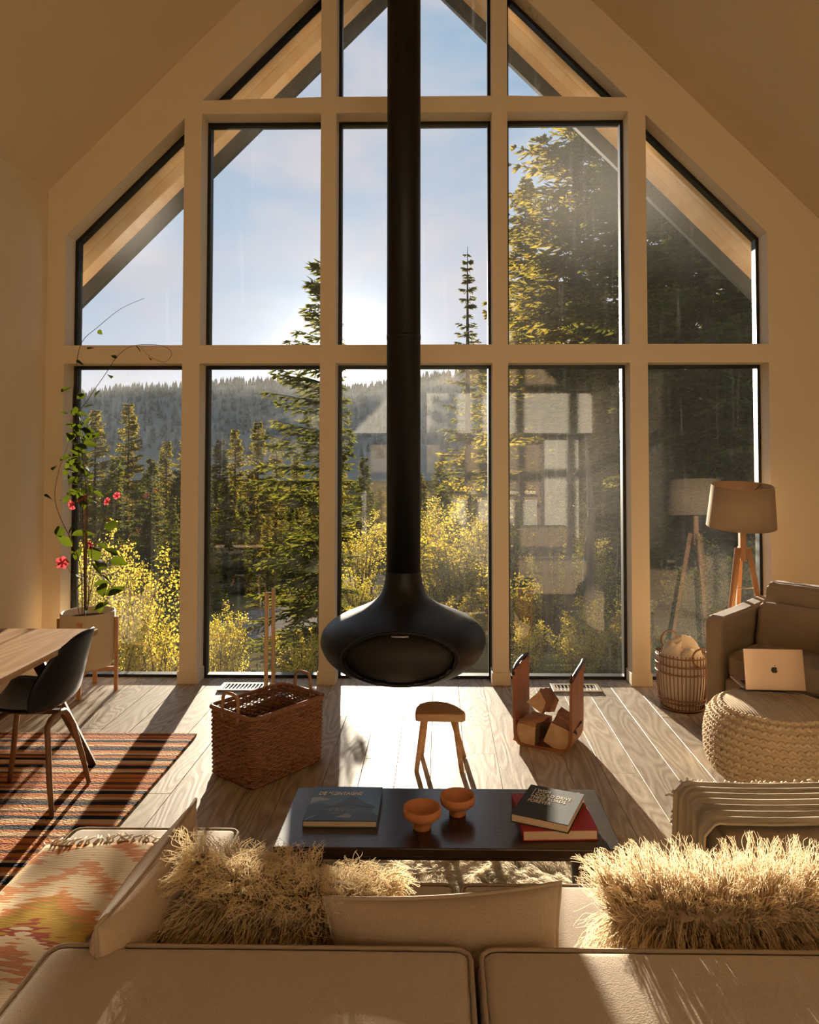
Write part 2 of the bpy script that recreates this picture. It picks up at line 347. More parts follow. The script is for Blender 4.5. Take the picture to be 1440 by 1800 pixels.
M_fur = fur_mat('cream_curly_fur', (.95, .73, .46)); M_fur2 = fur_mat('cream_long_fur', (.86, .68, .45)); M_furrug = fur_mat('ivory_sheepskin', (.88, .77, .59))
M_hide = pmat('fur_backing', (.36, .24, .14), .95)
def shade_mat():
    m, nt, N, L, b = new_mat('linen_lampshade'); b.inputs['Base Color'].default_value = (.42, .27, .16, 1); b.inputs['Roughness'].default_value = .9
    tc = N.new('ShaderNodeTexCoord'); nz = N.new('ShaderNodeTexNoise'); nz.inputs['Scale'].default_value = 220; L.new(tc.outputs['Object'], nz.inputs['Vector'])
    r = N.new('ShaderNodeValToRGB'); r.color_ramp.elements[0].color = (.50, .35, .22, 1); r.color_ramp.elements[1].color = (.68, .51, .35, 1); L.new(nz.outputs[0], r.inputs[0]); L.new(r.outputs[0], b.inputs['Base Color'])
    t = N.new('ShaderNodeBsdfTranslucent'); t.inputs[0].default_value = (.55, .36, .22, 1); x = N.new('ShaderNodeMixShader'); x.inputs[0].default_value = .2
    L.new(b.outputs[0], x.inputs[1]); L.new(t.outputs[0], x.inputs[2]); L.new(x.outputs[0], N['Material Output'].inputs[0]); return m
M_shade = shade_mat()

# ------------------------------------------------------------------ the room shell
XL, XR, YB, C_IN, C_OP = -2.62, 2.95, -9.5, 6.115, 5.66
# gable wall with the window openings left free
w = MB()
TH = .26
def piece(poly): w.prism_y(poly, 0, TH)
piece([(XL, 0), (-2.49, 0), (-2.49, C_OP - 2.49), (XL, C_IN + XL)])
piece([(2.49, 0), (XR, 0), (XR, C_IN - XR), (2.49, C_OP - 2.49 + .0)])
piece([(-2.49, C_OP - 2.49), (0, C_OP), (0, C_IN), (XL, C_IN + XL)])
piece([(0, C_OP), (2.49, C_OP - 2.49), (XR, C_IN - XR), (0, C_IN)])
for s in (-1, 1):
    a = [(s * 1.645, 0), (s * 1.52, 0), (s * 1.52, C_OP - 1.52), (s * 1.645, C_OP - 1.645)]
    b = [(s * .665, 0), (s * .555, 0), (s * .555, C_OP - .555), (s * .665, C_OP - .665)]
    if s > 0: a = a[::-1]; b = b[::-1]
    piece(a); piece(b)
for x0, x1 in ((-2.49, -1.645), (-1.52, -.665), (-.555, .555), (.665, 1.52), (1.645, 2.49)):
    piece([(x0, 2.25), (x1, 2.25), (x1, 2.38), (x0, 2.38)])
for x0, x1 in ((-1.52, -.665), (-.555, .555), (.665, 1.52)):
    l = 4.14 if x0 < -1 else 4.16; r = 4.14 if x1 > 1 else 4.16
    piece([(x0, 4.043), (x1, 4.043), (x1, r), (x0, l)])
wall_front = tag(w.build('wall_front', M_wall), kind='structure')
# baseboards on the posts
for n, (x0, x1) in enumerate(((XL, -2.49), (-1.645, -1.52), (-.665, -.555), (.555, .665), (1.52, 1.645), (2.49, XR)), 1):
    m = MB(); e = .010
    m.box((x0 - (0 if n == 1 else e), -.012, 0), (x1 + (0 if n == 6 else e), .14, .088))
    tag(m.build('baseboard_front' if n == 1 else 'baseboard_front.%03d' % (n - 1), M_base, bevel=.003), kind='structure')
tag(MB().box((XL - .15, YB, -.02), (XL, TH, C_IN + XL + .1)).build('wall_left', M_wall), kind='structure')
tag(MB().box((XR, YB, -.02), (XR + .15, TH, C_IN - XR + .1)).build('wall_right', M_wall), kind='structure')
tag(MB().prism_y([(XL, 0), (XR, 0), (XR, C_IN - XR), (0, C_IN), (XL, C_IN + XL)], YB - .15, YB).build('wall_back', pmat('low_bounce_wall_paint', (.42, .30, .19), .8)), kind='structure')  # dark tone added behind the camera to cut bounced light
tag(MB().box((XL, YB, 0), (XL + .015, 0, .10)).build('baseboard_left', M_base), kind='structure')
tag(MB().box((XR - .015, YB, 0), (XR, 0, .10)).build('baseboard_right', M_base), kind='structure')
cm = MB()
cm.prism_y([(XL - .15, C_IN + XL - .15), (0, C_IN), (0, C_IN + .3), (XL - .15, C_IN + XL + .15)], YB - .15, TH)
cm.prism_y([(0, C_IN), (XR + .15, C_IN - XR - .15), (XR + .15, C_IN - XR + .15), (0, C_IN + .3)], YB - .15, TH)
tag(cm.build('ceiling', M_ceil), kind='structure')

# floor: a dark subfloor and separate oak planks
floor = tag(MB().box((XL - .15, YB - .15, -.2), (XR + .15, TH, -.016)).build('floor', M_under), kind='structure')
pw = .175
def plank_mesh():
    m = MB(); h = pw / 2 - .0007; c = .0013; z0, z1 = -.016, 0
    prof = [(-h, z0), (h, z0), (h, z1 - c), (h - c, z1), (-h + c, z1), (-h, z1 - c)]
    m.prism(prof, lambda a, b: (a, 0.9995, b), lambda a, b: (a, 0.0005, b)); me = m.mesh('plank'); me.materials.append(M_floor); return me
pm = plank_mesh()
prn = random.Random(3)
k = 0; x = XL + pw / 2 - .045
while x < XR + .05:
    y = .15; first = True
    while y > YB:
        ln = prn.uniform(.35, 1.9) if first else prn.choice((1.35, 1.75, 2.1)); first = False
        o = bpy.data.objects.new('plank', pm); col.objects.link(o); o.parent = floor
        o.location = (x, max(y - ln, YB), prn.uniform(-.0004, .0004)); o.scale = (1, y - max(y - ln, YB), 1); y -= ln
    x += pw

# windows: black frame and dusty pane in every opening
def inset(poly, d):
    n = len(poly); out = []
    L = []
    for i in range(n):
        a = Vector(poly[i]); b = Vector(poly[(i + 1) % n]); t = (b - a).normalized(); nn = Vector((-t.y, t.x)); L.append((a + nn * d, t))
    for i in range(n):
        p, t = L[i - 1]; q, u = L[i]; cr = t.x * u.y - t.y * u.x; s = ((q - p).x * u.y - (q - p).y * u.x) / cr; out.append(tuple(p + t * s))
    return out
def window(n, poly):
    o = bpy.data.objects.new('window_%d' % n, None); col.objects.link(o); tag(o, kind='structure')
    A = inset(poly, -.02); B = inset(poly, .022); m = MB(); k = len(poly)
    for i in range(k):
        j = (i + 1) % k; m.prism_y([A[i], A[j], B[j], B[i]], .145, .215)
    m.build('window_frame', M_frame, o)
    B2 = inset(poly, .015)
    MB().add([(a, .18, b) for a, b in B2], [tuple(range(k))]).build('pane', M_glass, o)
lows = [(-2.49, -1.645), (-1.52, -.665), (-.555, .555), (.665, 1.52), (1.645, 2.49)]
n = 1
for a, b in lows: window(n, [(a, 0), (b, 0), (b, 2.25), (a, 2.25)]); n += 1
ups = [[(-2.49, 2.38), (-1.645, 2.38), (-1.645, C_OP - 1.645), (-2.49, C_OP - 2.49)]]
for a, b in lows[1:4]: ups.append([(a, 2.38), (b, 2.38), (b, 4.043), (a, 4.043)])
ups.append([(1.645, 2.38), (2.49, 2.38), (2.49, C_OP - 2.49), (1.645, C_OP - 1.645)])
ups.append([(-1.50, 4.16), (-.665, 4.16), (-.665, C_OP - .665)])
ups.append([(-.555, 4.16), (.555, 4.16), (.555, C_OP - .555), (0, C_OP), (-.555, C_OP - .555)])
ups.append([(.665, 4.16), (1.50, 4.16), (.665, C_OP - .665)])
for p in ups: window(n, p); n += 1

# roof overhang outside: pine soffit boards and dark fascia, one side each
for n, s in enumerate((-1, 1), 1):
    t = bpy.data.objects.new('trim_%d' % n, None); col.objects.link(t); tag(t, kind='structure')
    cs = 5.70
    def sl(x0, x1, c0, c1): return [(s * x0, c0 - x0), (s * x1, c0 - x1), (s * x1, c1 - x1), (s * x0, c1 - x0)]
    for y0 in (.262, .440, .600):
        y1 = min(y0 + .176, .75) if y0 > .5 else y0 + (.176 if y0 < .3 else .158)
        p = sl(0, 3.7, cs, cs + .05)
        if s > 0: p = p[::-1]
        MB().prism_y(p[::-1], y0, y1 - .002).build('soffit_board', M_soffit, t)
    p = sl(0, 3.75, 5.553, cs + .16); p = p if s < 0 else p[::-1]
    MB().prism_y(p[::-1], .75, .80).build('fascia', M_fascia, t)
    p = sl(0, 3.75, cs + .06, cs + .55); p = p if s < 0 else p[::-1]
    MB().prism_y(p[::-1], .262, .75).build('roof_edge', M_fascia, t)

# floor registers
def vent(label, x, y):
    v = thing('floor_vent', label, 'vent', (x, y, 0), group='floor registers by the windows')
    m = MB(); wx, wy, b = .165, .085, .028
    for lo, hi in (((-wx, -wy), (wx, -wy + b)), ((-wx, wy - b), (wx, wy)), ((-wx, -wy + b), (-wx + b, wy - b)), ((wx - b, -wy + b), (wx, wy - b))): m.box((*lo, .0005), (*hi, .009))
    m.build('frame', MATS['vent_metal'], v, bevel=.002)
    MB().box((-wx + .02, -wy + .02, .0005), (wx - .02, wy - .02, .002)).build('dark_duct_sheet', M_frame, v)  # dark sheet standing in for the shade under the slats
    me = MB().box((-.0045, -wy + b, .002), (.0045, wy - b, .008)).mesh('slat'); me.materials.append(MATS['vent_metal'])
    for i in range(11):
        o = bpy.data.objects.new('slat', me); col.objects.link(o); o.parent = v; o.location = (-.125 + i * .025, 0, 0)
pmat('vent_metal', (.42, .34, .25), .4, metal=.4)
vent('metal floor register beside the light wooden poles', -1.165, -.075)
vent('metal floor register behind the leather log holder', 1.115, -.065)

# kitchen end of the room, seen only mirrored in the panes
lf = MB().box((XL, -9.5, 2.0), (XR, -7.9, 2.12)).box((XL, -8.0, 2.12), (XR, -7.9, 2.72)); tag(lf.build('trim_3', M_white), kind='structure')
for i, x in enumerate((-2.2, -1.55, 1.1, 1.75)):
    c = thing('kitchen_cabinet', 'white base cabinet mirrored in the glass, %s along the back wall' % ('first', 'second', 'third', 'last')[i], 'cabinet', (x, -9.17, 0), group='kitchen cabinets along the back wall')
    MB().box((-.31, -.3, .08), (.31, .29, .9)).build('body', M_white, c); d = MB().box((-.30, .29, .1), (.30, .31, .88)).build('door', M_white, c, bevel=.004)
    MB().box((.22, .315, .6), (.24, .33, .8)).build('handle', M_chrome, d)
    MB().box((-.29, -.28, 0), (.29, .24, .08)).build('plinth', M_frame, c)
tcab = thing('tall_cabinet', 'tall white pantry cabinet mirrored in the glass beside the base cabinets', 'cabinet', (2.55, -9.15, 0))
MB().box((-.33, -.32, .0), (.33, .30, 1.95)).build('body', M_white, tcab); d = MB().box((-.32, .30, .06), (.32, .32, 1.93)).build('door', M_white, tcab, bevel=.004); MB().box((-.29, .322, .9), (-.27, .345, 1.3)).build('handle', M_chrome, d)
isl = thing('kitchen_island', 'white kitchen island with wooden top mirrored in the glass', 'island', (1.0, -7.1, 0))
MB().box((-.8, -.35, 0), (.8, .35, .87)).build('body', M_white, isl); MB().box((-.86, -.42, .87), (.86, .42, .91)).build('top', M_tablew, isl, bevel=.004)
M_blue = pmat('blue_bottle', (.05, .20, .34), .15)
for i, x in enumerate((.93, 1.02)):
    b = MB().lathe([(.001, 0), (.035, .002), (.037, .19), (.014, .24), (.014, .30), (.001, .302)], 16).build('bottle', M_blue, None, True, loc=(x, -6.85, .91))
    tag(b, 'blue glass bottle mirrored in the pane, %s one on the island' % ('left', 'right')[i], 'bottle', 'bottles on the island')

# ------------------------------------------------------------------ outdoors
def gz(y): return -.70 - .085 * min(y, 40) - .02 * max(0, y - 40)
g = MB(); gr = random.Random(5)
def gfn(u, v):
    x = -150 + 300 * u; y = .3 + 320 * v ** 2.2
    return (x, y, gz(y) + .10 * math.sin(x * 1.3 + y * .7) * min(1, y / 8) + .25 * math.sin(x * .21 + y * .13) * min(1, y / 20))
g.grid(gfn, 140, 70); ground = tag(g.build('ground', M_ground, smooth=True), kind='structure')
rd = MB(); pts = [(-9, 3.4), (-6, 4.4), (-4, 5.2), (-2.6, 7), (-2.1, 10), (-1.4, 14), (.5, 18), (4, 22)]
def road_pt(t):
    f = t * (len(pts) - 1); i = min(int(f), len(pts) - 2); f -= i; p0 = Vector(pts[max(i-1, 0)]); p1 = Vector(pts[i]); p2 = Vector(pts[i+1]); p3 = Vector(pts[min(i+2, len(pts)-1)])
    return .5 * ((2*p1) + (p2-p0)*f + (2*p0-5*p1+4*p2-p3)*f*f + (3*p1-p0-3*p2+p3)*f**3)
def road_fn(u, v):
    p = road_pt(u); q = road_pt(min(u + .01, 1)) - road_pt(max(u - .01, 0)); n = Vector((-q.y, q.x)).normalized(); p = p + n * (v - .5) * 1.9
    return (p.x, p.y, gz(p.y) + .10 * math.sin(p.x * 1.3 + p.y * .7) * min(1, p.y / 8) + .25 * math.sin(p.x * .21 + p.y * .13) * min(1, p.y / 20) + .03)
rd.grid(road_fn, 60, 7); tag(rd.build('gravel_road', M_gravel, smooth=True), kind='structure')
# hillside across the valley
def hz_(x, y):
    ridge = 62 + 5 * math.sin(x * .011 + 1.2) + 2 * math.sin(x * .035) - .00005 * (x + 120) ** 2 + (-14 if x < -250 else 0) * min(1, (-250 - x) / 60)
    ridge -= 9 * math.exp(-((x + 79) / 55) ** 2); t = max(0, min(1, (y - 300) / 320)); return -12 + (ridge + 12) * (t * t * (3 - 2 * t)) * (1 if y < 640 else max(.2, 1 - (y - 640) / 400))
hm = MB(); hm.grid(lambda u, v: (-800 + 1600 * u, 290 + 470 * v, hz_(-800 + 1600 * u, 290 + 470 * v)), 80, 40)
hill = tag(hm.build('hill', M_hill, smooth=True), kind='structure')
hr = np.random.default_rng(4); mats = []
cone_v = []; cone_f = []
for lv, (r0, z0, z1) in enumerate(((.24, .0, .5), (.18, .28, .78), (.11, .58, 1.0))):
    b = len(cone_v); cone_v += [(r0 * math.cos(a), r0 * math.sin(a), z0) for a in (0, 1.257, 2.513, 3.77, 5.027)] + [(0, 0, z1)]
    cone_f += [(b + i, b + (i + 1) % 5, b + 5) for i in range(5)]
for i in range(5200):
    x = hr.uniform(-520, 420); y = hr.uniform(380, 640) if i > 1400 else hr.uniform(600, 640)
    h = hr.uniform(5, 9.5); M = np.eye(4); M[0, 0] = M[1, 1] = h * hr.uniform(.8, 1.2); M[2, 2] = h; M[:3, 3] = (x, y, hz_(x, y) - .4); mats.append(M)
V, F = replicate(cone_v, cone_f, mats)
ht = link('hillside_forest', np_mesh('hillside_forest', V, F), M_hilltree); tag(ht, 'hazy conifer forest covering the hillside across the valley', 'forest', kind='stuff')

# valley haze between the near spruces and the hill
hzm = bpy.data.materials.new('valley_haze'); hzm.use_nodes = True; hn = hzm.node_tree; hn.nodes.clear()
vo = hn.nodes.new('ShaderNodeOutputMaterial'); vsn = hn.nodes.new('ShaderNodeVolumeScatter'); vsn.inputs['Color'].default_value = (1, .97, .92, 1); vsn.inputs['Density'].default_value = .00042; vsn.inputs['Anisotropy'].default_value = .3
hn.links.new(vsn.outputs[0], vo.inputs['Volume'])
hz = MB().box((-500, 240, -16), (420, 560, 38)).build('valley_haze', hzm); tag(hz, 'thin pale haze hanging in the valley before the hillside', 'haze', kind='stuff')

# conifers
def spruce_mesh(name, H, RB, seed, gap=.13, per=6, step=.085, thin=0., prune=None, kw=.020, kl=.15, sub=4, crown=.03, power=.85):
    g = np.random.default_rng(seed); P = []; D = []; S = []; Ln = []; W = []
    br = []; h = H * crown
    while h < H * .985:
        f = 1 - h / H
        for k in range(max(3, int(per * (.6 + .6 * f)))):
            if g.random() < thin: continue
            az = g.uniform(0, 2 * math.pi); L = RB * f ** power * g.uniform(.72, 1.12) + .05
            if prune is not None:
                L *= prune(az, h / H)
                if L < .06: continue
            e0 = (.55 - .75 * f) + g.uniform(-.1, .1)
            dirh = np.array([math.cos(az), math.sin(az), 0]); side = np.array([-math.sin(az), math.cos(az), 0])
            n = max(3, int(L / step)); t = (np.arange(n) + g.random(n) * .5) / n
            ax = h + L * (math.sin(e0) * t - .30 * f * t ** 2 + .22 * f * t ** 3)
            pos = dirh[None] * (L * t)[:, None] + np.array([0, 0, 1])[None] * ax[:, None]
            br.append((np.array([0, 0, h]), pos[n // 2], pos[-1], L))
            for sg in (-1, 1):
                lt = (L * (1 - t) * .42 + .07 + .05 * g.random(n)) * g.uniform(.7, 1.1, n)
                dv = dirh[None] * .62 + side[None] * sg * g.uniform(.55, .95, n)[:, None] + np.array([0, 0, 1.])[None] * g.uniform(-.45, .10, n)[:, None]
                dv /= np.linalg.norm(dv, axis=1)[:, None]
                # twig itself then small needles sprays on it
                for q in range(sub + 1):
                    fr = q / (sub + .5) if q < sub else .0
                    base = pos + dv * (lt * fr)[:, None]
                    if q == sub: d2 = dv; l2 = lt; w2 = np.full(n, kw * .75)
                    else:
                        s3 = side[None] * (1 if q % 2 else -1) * g.uniform(.3, .8, n)[:, None] + dirh[None] * g.uniform(.0, .5, n)[:, None] + g.normal(0, .22, (n, 3))
                        d2 = dv * .8 + s3; d2 /= np.linalg.norm(d2, axis=1)[:, None]; l2 = np.minimum(lt * (1 - fr) + .06, kl * g.uniform(.7, 1.25, n)); w2 = kw * g.uniform(.7, 1.2, n)
                    P.append(base); D.append(d2); Ln.append(l2); W.append(w2)
        h += gap * (.7 + .6 * g.random()) * (.55 + .6 * f)
    P = np.concatenate(P); D = np.concatenate(D); Ln = np.concatenate(Ln); W = np.concatenate(W); n = len(P)
    r = g.normal(0, 1, (n, 3)); r[:, 2] *= .6; sd = np.cross(D, r); sd /= np.linalg.norm(sd, axis=1)[:, None] + 1e-6
    V = np.stack([P, P + D * (Ln * .35)[:, None] + sd * W[:, None], P + D * Ln[:, None], P + D * (Ln * .45)[:, None] - sd * W[:, None]], 1).reshape(-1, 3)
    F = np.arange(n * 4).reshape(n, 4)
    me = np_mesh(name, V, F)
    tm = MB(); tm.tube([(0, 0, -.3), (0, 0, H * .35), (0, 0, H * .7), (0, 0, H)], [RB * .035 + H * .008, H * .0095, H * .005, .006], 8)
    for a, b, c, L in br[::1]: tm.tube([a, b, c], [.006 + L * .008, .004 + L * .004, .003], 3, cap=False)
    return me, tm.mesh(name + '_trunk'), n
TREES = {}
def reg(key, mat, **kw):
    f, t, n = spruce_mesh(key, **kw); f.materials.append(mat); t.materials.append(M_trunk); TREES[key] = (f, t, kw['H'])
reg('sparse', M_spruce, H=5.4, RB=1.15, seed=1, gap=.15, per=7, thin=.12, kl=.12, kw=.015, prune=lambda a, h: (.85 + .35 * math.cos(a - math.pi)) * (1 if (a < 4.2 or a > 5.3) else .8), crown=.02, power=.75)
reg('thin', M_spruce, H=9.8, RB=1.5, seed=2, gap=.34, per=5, thin=.25, kl=.20, kw=.022, step=.12, crown=.02, power=1.15)
reg('broad', M_spruce2, H=13, RB=3.0, seed=3, gap=.26, per=8, kl=.26, kw=.030, step=.16, power=.8)
reg('dense', M_spruce, H=12, RB=2.7, seed=4, gap=.24, per=8, kl=.26, kw=.034, step=.16, power=.75)
reg('mid', M_spruce2, H=6, RB=1.25, seed=5, gap=.17, per=6, kl=.18, kw=.026, step=.12, sub=3, power=.8)
reg('mid_dark', M_spruce, H=6, RB=1.3, seed=6, gap=.17, per=6, kl=.18, kw=.028, step=.12, sub=3, power=.8)
def plant_tree(key, label, x, y, H, wide=1., rz=0, group=None):
    f, t, h0 = TREES[key]; s = H / h0
    o = thing('spruce_tree', label, 'tree', (x, y, gz(y) - .05), rz, group); o.scale = (s * wide, s * wide, s)
    a = bpy.data.objects.new('foliage', f); col.objects.link(a); a.parent = o
    b = bpy.data.objects.new('trunk', t); col.objects.link(b); b.parent = o
    return o
def at(px, top, y):
    """ground position and height of a tree that stands y metres past the wall"""
    d = y + 5.2; return .18 + (px - 772) / 1300 * d, y, 1.6 + (800 - top) / 1300 * d - gz(y)
def pt(key, label, px, top, y, wide=1., rz=0, group=None):
    x, y, H = at(px, top, y); return plant_tree(key, label, x, y, H, wide, rz, group)
pt('sparse', 'ragged dark spruce just outside the second window column, nearest the sun', 568, 440, 4.5)
pt('thin', 'slender spruce with bare pointed leader right of the black flue', 822, 428, 16)
pt('broad', 'huge golden-green spruce filling the upper right-middle pane', 1015, -90, 17, 1.05, .8)
pt('dense', 'dense dark spruce filling the window behind the floor lamp', 1245, -120, 9.5, 1.0, 2)
pt('broad', 'tall spruce whose branch tips show just left of the right-middle post', 925, 300, 24, 1.05, 2.2)
pt('dense', 'tall dark spruce behind the rightmost post of the window wall', 1120, 60, 13, 1, 4)
pt('dense', 'dark spruce at the far right edge beyond the lamp', 1390, 150, 12, 1.05, 5)
for i, (px, top, y, key) in enumerate(((222, 705, 22, 'mid'), (163, 716, 20, 'mid'), (290, 772, 20, 'mid'), (262, 800, 16, 'mid_dark'), (452, 738, 21, 'mid'), (412, 752, 27, 'mid'), (385, 768, 23, 'mid_dark'))):
    lab = ('pointed spruce standing tallest in the lowest left window', 'golden spruce behind the flowering vine, next to the left frame', 'golden-brown spruce right of the tallest one in the left window',
           'short dark spruce in front of the left window group', 'pale thin spruce left of the ragged near spruce', 'golden spruce in the middle of the second lower window', 'dark spruce at the left edge of the second lower window')[i]
    pt(key, lab, px, top, y, 1.0, i * 1.3, 'spruces across the road')
fills = [(300, 880, 11), (362, 900, 9.5), (425, 870, 12), (470, 905, 10), (255, 900, 13), (180, 880, 12), (510, 880, 14), (330, 735, 30), (350, 800, 18), (485, 775, 25), (200, 800, 17), (140, 790, 18), (310, 820, 15), (440, 830, 16), (395, 840, 15), (520, 800, 24),
         (640, 800, 30), (700, 780, 36), (775, 790, 30), (600, 810, 38), (850, 770, 28), (740, 830, 26), (670, 850, 24), (560, 830, 30),
         (905, 640, 26), (1050, 470, 26), (1160, 430, 20), (1280, 400, 19), (1430, 430, 17), (1180, 640, 14), (1300, 680, 13), (1065, 690, 17), (940, 720, 20), (1000, 700, 22), (1120, 740, 16), (1240, 720, 15), (1370, 640, 16)]
WCOL = ((0, 335, 'first'), (335, 575, 'second'), (575, 878, 'middle'), (878, 1121, 'fourth'), (1121, 1500, 'fifth'))
ORD = ('leftmost', 'second', 'third', 'fourth', 'fifth', 'sixth', 'seventh', 'eighth', 'ninth', 'tenth')
def where(px, pxs):
    a, b, nm = next(w_ for w_ in WCOL if w_[0] <= px < w_[1]); row = sorted(p for p in pxs if a <= p < b); i = row.index(px)
    return '%s window column%s' % (nm, '' if len(row) == 1 else ', %s there' % (ORD[i] if i == 0 else ORD[i] + ' from the left'))
for i, (px, top, y) in enumerate(fills):
    big = px > 880 and top < 650
    wh = where(px, [f[0] for f in fills])
    pt('dense' if big else ('mid_dark', 'mid')[i % 2], 'dark spruce in the back stand behind the ' + wh if px > 880 else 'small spruce in the far row behind the ' + wh, px, top, y, 1.1, i * .9, 'spruce stand on the right' if px > 880 else 'spruce row across the road')

# autumn shrubs
def shrub_mesh(name, seed, H=1.5, RB=.5, stems=16, leaves=110, ls=.028):
    g = np.random.default_rng(seed); tm = MB(); P = []
    for i in range(stems):
        a = g.uniform(0, 6.28); r = RB * g.uniform(.2, 1) ; h = H * g.uniform(.55, 1); b = Vector((g.normal(0, .06), g.normal(0, .06), -.05)); tip = Vector((r * math.cos(a), r * math.sin(a), h))
        mid = (b + tip) / 2 + Vector((0, 0, .12 * h)); tm.tube([b, mid, tip], [.009, .006, .002], 4, cap=False)
        for j in range(leaves):
            t = g.uniform(.15, 1) ** .7; p = b * (1 - t) ** 2 + mid * 2 * t * (1 - t) + tip * t * t
            sp = .10 * H * (1.15 - t); P.append((p.x + g.normal(0, sp), p.y + g.normal(0, sp), p.z + g.normal(0, sp * .8)))
    P = np.array(P); n = len(P); d = g.normal(0, 1, (n, 3)); d /= np.linalg.norm(d, axis=1)[:, None]; r = g.normal(0, 1, (n, 3)); s = np.cross(d, r); s /= np.linalg.norm(s, axis=1)[:, None]
    l = (ls * g.uniform(.6, 1.3, n))[:, None]
    V = np.stack([P, P + d * l * .5 + s * l * .38, P + d * l, P + d * l * .5 - s * l * .38], 1).reshape(-1, 3)
    return np_mesh(name, V, np.arange(n * 4).reshape(n, 4)), tm.mesh(name + '_stems')
SH = {}
for key, mat, kw in (('yellow', M_yleaf, dict(seed=1, H=1.5, RB=.42, stems=20, leaves=230, ls=.025)), ('low', M_yleaf, dict(seed=2, H=1.0, RB=.55, stems=22, leaves=170, ls=.026)), ('olive', M_gleaf, dict(seed=3, H=1.5, RB=.8, stems=24, leaves=190, ls=.042))):
    f, t = shrub_mesh('shrub_' + key, **kw); f.materials.append(mat); t.materials.append(M_twig); SH[key] = (f, t, kw['H'])
def shrub(key, label, px, top, y, wide=1., rz=0, group='autumn shrubs outside'):
    x, y, H = at(px, top, y); f, t, h0 = SH[key]; s = H / h0
    o = thing('autumn_shrub', label, 'shrub', (x, y, gz(y)), rz, group); o.scale = (s * wide, s * wide, s)
    for nm, me in (('leaves', f), ('stems', t)):
        c = bpy.data.objects.new(nm, me); col.objects.link(c); c.parent = o
shrub('yellow', 'bright yellow shrub rising tallest beside the white planter', 240, 960, 1.7)
shrub('yellow', 'yellow-leaved shrub behind the vine and planter', 158, 920, 2.4, .9, 1)
shrub('low', 'low yellow shrub at the foot of the first post', 285, 1085, 1.5, 1, 2)
shrub('low', 'low yellow shrub under the bright yellow one by the planter', 205, 1075, 1.3, 1, 3)
shrub('yellow', 'yellow shrub at the left foot of the second window', 405, 1060, 1.8, .9, 2)
shrub('low', 'small yellow shrub against the left frame of the second window', 375, 1090, 1.6, .8, 4)
shrub('low', 'low green-yellow shrub behind the wicker basket handle', 535, 1110, 2.6, 1, 5)
shrub('yellow', 'golden bush across the road left of the black flue', 640, 900, 11, 1.5, 1)
shrub('low', 'low golden bush beside the road left of the fireplace bowl', 630, 1010, 7, 1.2, 2)
shrub('low', 'olive-yellow bush low in the pane left of the fireplace bowl', 625, 1060, 4.6, 1.2, 3)
sg = 'autumn bushes behind the fireplace'
for i, (px, top, y) in enumerate(((765, 1040, 4.6), (820, 1080, 4.0), (800, 925, 8.5), (850, 880, 10), (755, 900, 12), (790, 860, 16))):
    shrub('yellow' if i % 2 else 'olive', 'yellow-green bush right of the flue, ' + ('tall and leftmost near the glass', 'low beside the firebox', 'midway at the window centre', 'tall by the fourth post', 'behind the flue pipe', 'farthest across the road')[i], px, top, y, 1.4, i, sg)
for i, (px, top, y) in enumerate(((910, 985, 5.5), (960, 960, 7.5), (1040, 930, 8), (1065, 1035, 3.8), (925, 1080, 3.4), (1010, 1090, 3.2), (1000, 860, 12), (900, 830, 14))):
    shrub('yellow' if i in (1, 2, 4, 6) else 'olive', 'olive-yellow bush behind the log holder, ' + ('nearest the left post', 'left of the slim trunks', 'right of the slim trunks', 'low at the right frame', 'low at the left frame', 'low between the holder ends', 'high behind the trunks', 'highest at the left post')[i], px, top, y, 1.2, i * 1.1, 'thicket behind the log holder')  # yellow-leaved bushes mixed in, sunlit look put into the leaf colour
for i, (px, top, y) in enumerate(((1185, 1100, 3.0), (1290, 1050, 3.5), (1230, 980, 6), (1330, 940, 7))):
    shrub('olive', 'olive bush in shade, ' + ('low left of the cane basket', 'low behind the armchair', 'higher behind the cane basket', 'tallest behind the lamp stand')[i], px, top, y, 1.2, i * 1.7, 'bushes behind the lamp')
# slim bare trunks low in the right-middle window
for i, (px, y, r) in enumerate(((957, 5.2, .075), (976, 5.6, .055), (1001, 5.0, .06), (1034, 6.2, .10), (942, 7.0, .05))):
    x, y, H = at(px, 760, y); g = np.random.default_rng(20 + i)
    o = thing('slim_tree', 'slim bare trunk behind the log holder, %s from the left of five' % ('second', 'third', 'fourth', 'last', 'first')[i], 'tree', (x, y, gz(y)), i, 'slim trunks behind the log holder')
    m = MB(); m.tube([(0, 0, -.1), (.03, .02, H * .3), (-.03, .03, H * .6), (.05, 0, H)], [r, r * .85, r * .6, .01], 8); m.build('trunk', M_trunk, o, True)
    for j in range(9):
        h = H * g.uniform(.12, .9); a = g.uniform(0, 6.28); l = g.uniform(.4, 1.0); m = MB(); m.tube([(0, 0, h), (l * .5 * math.cos(a), l * .5 * math.sin(a), h + .12), (l * math.cos(a), l * math.sin(a), h + .15 * l)], [.012, .008, .003], 4, cap=False); m.build('branch', M_trunk, o)

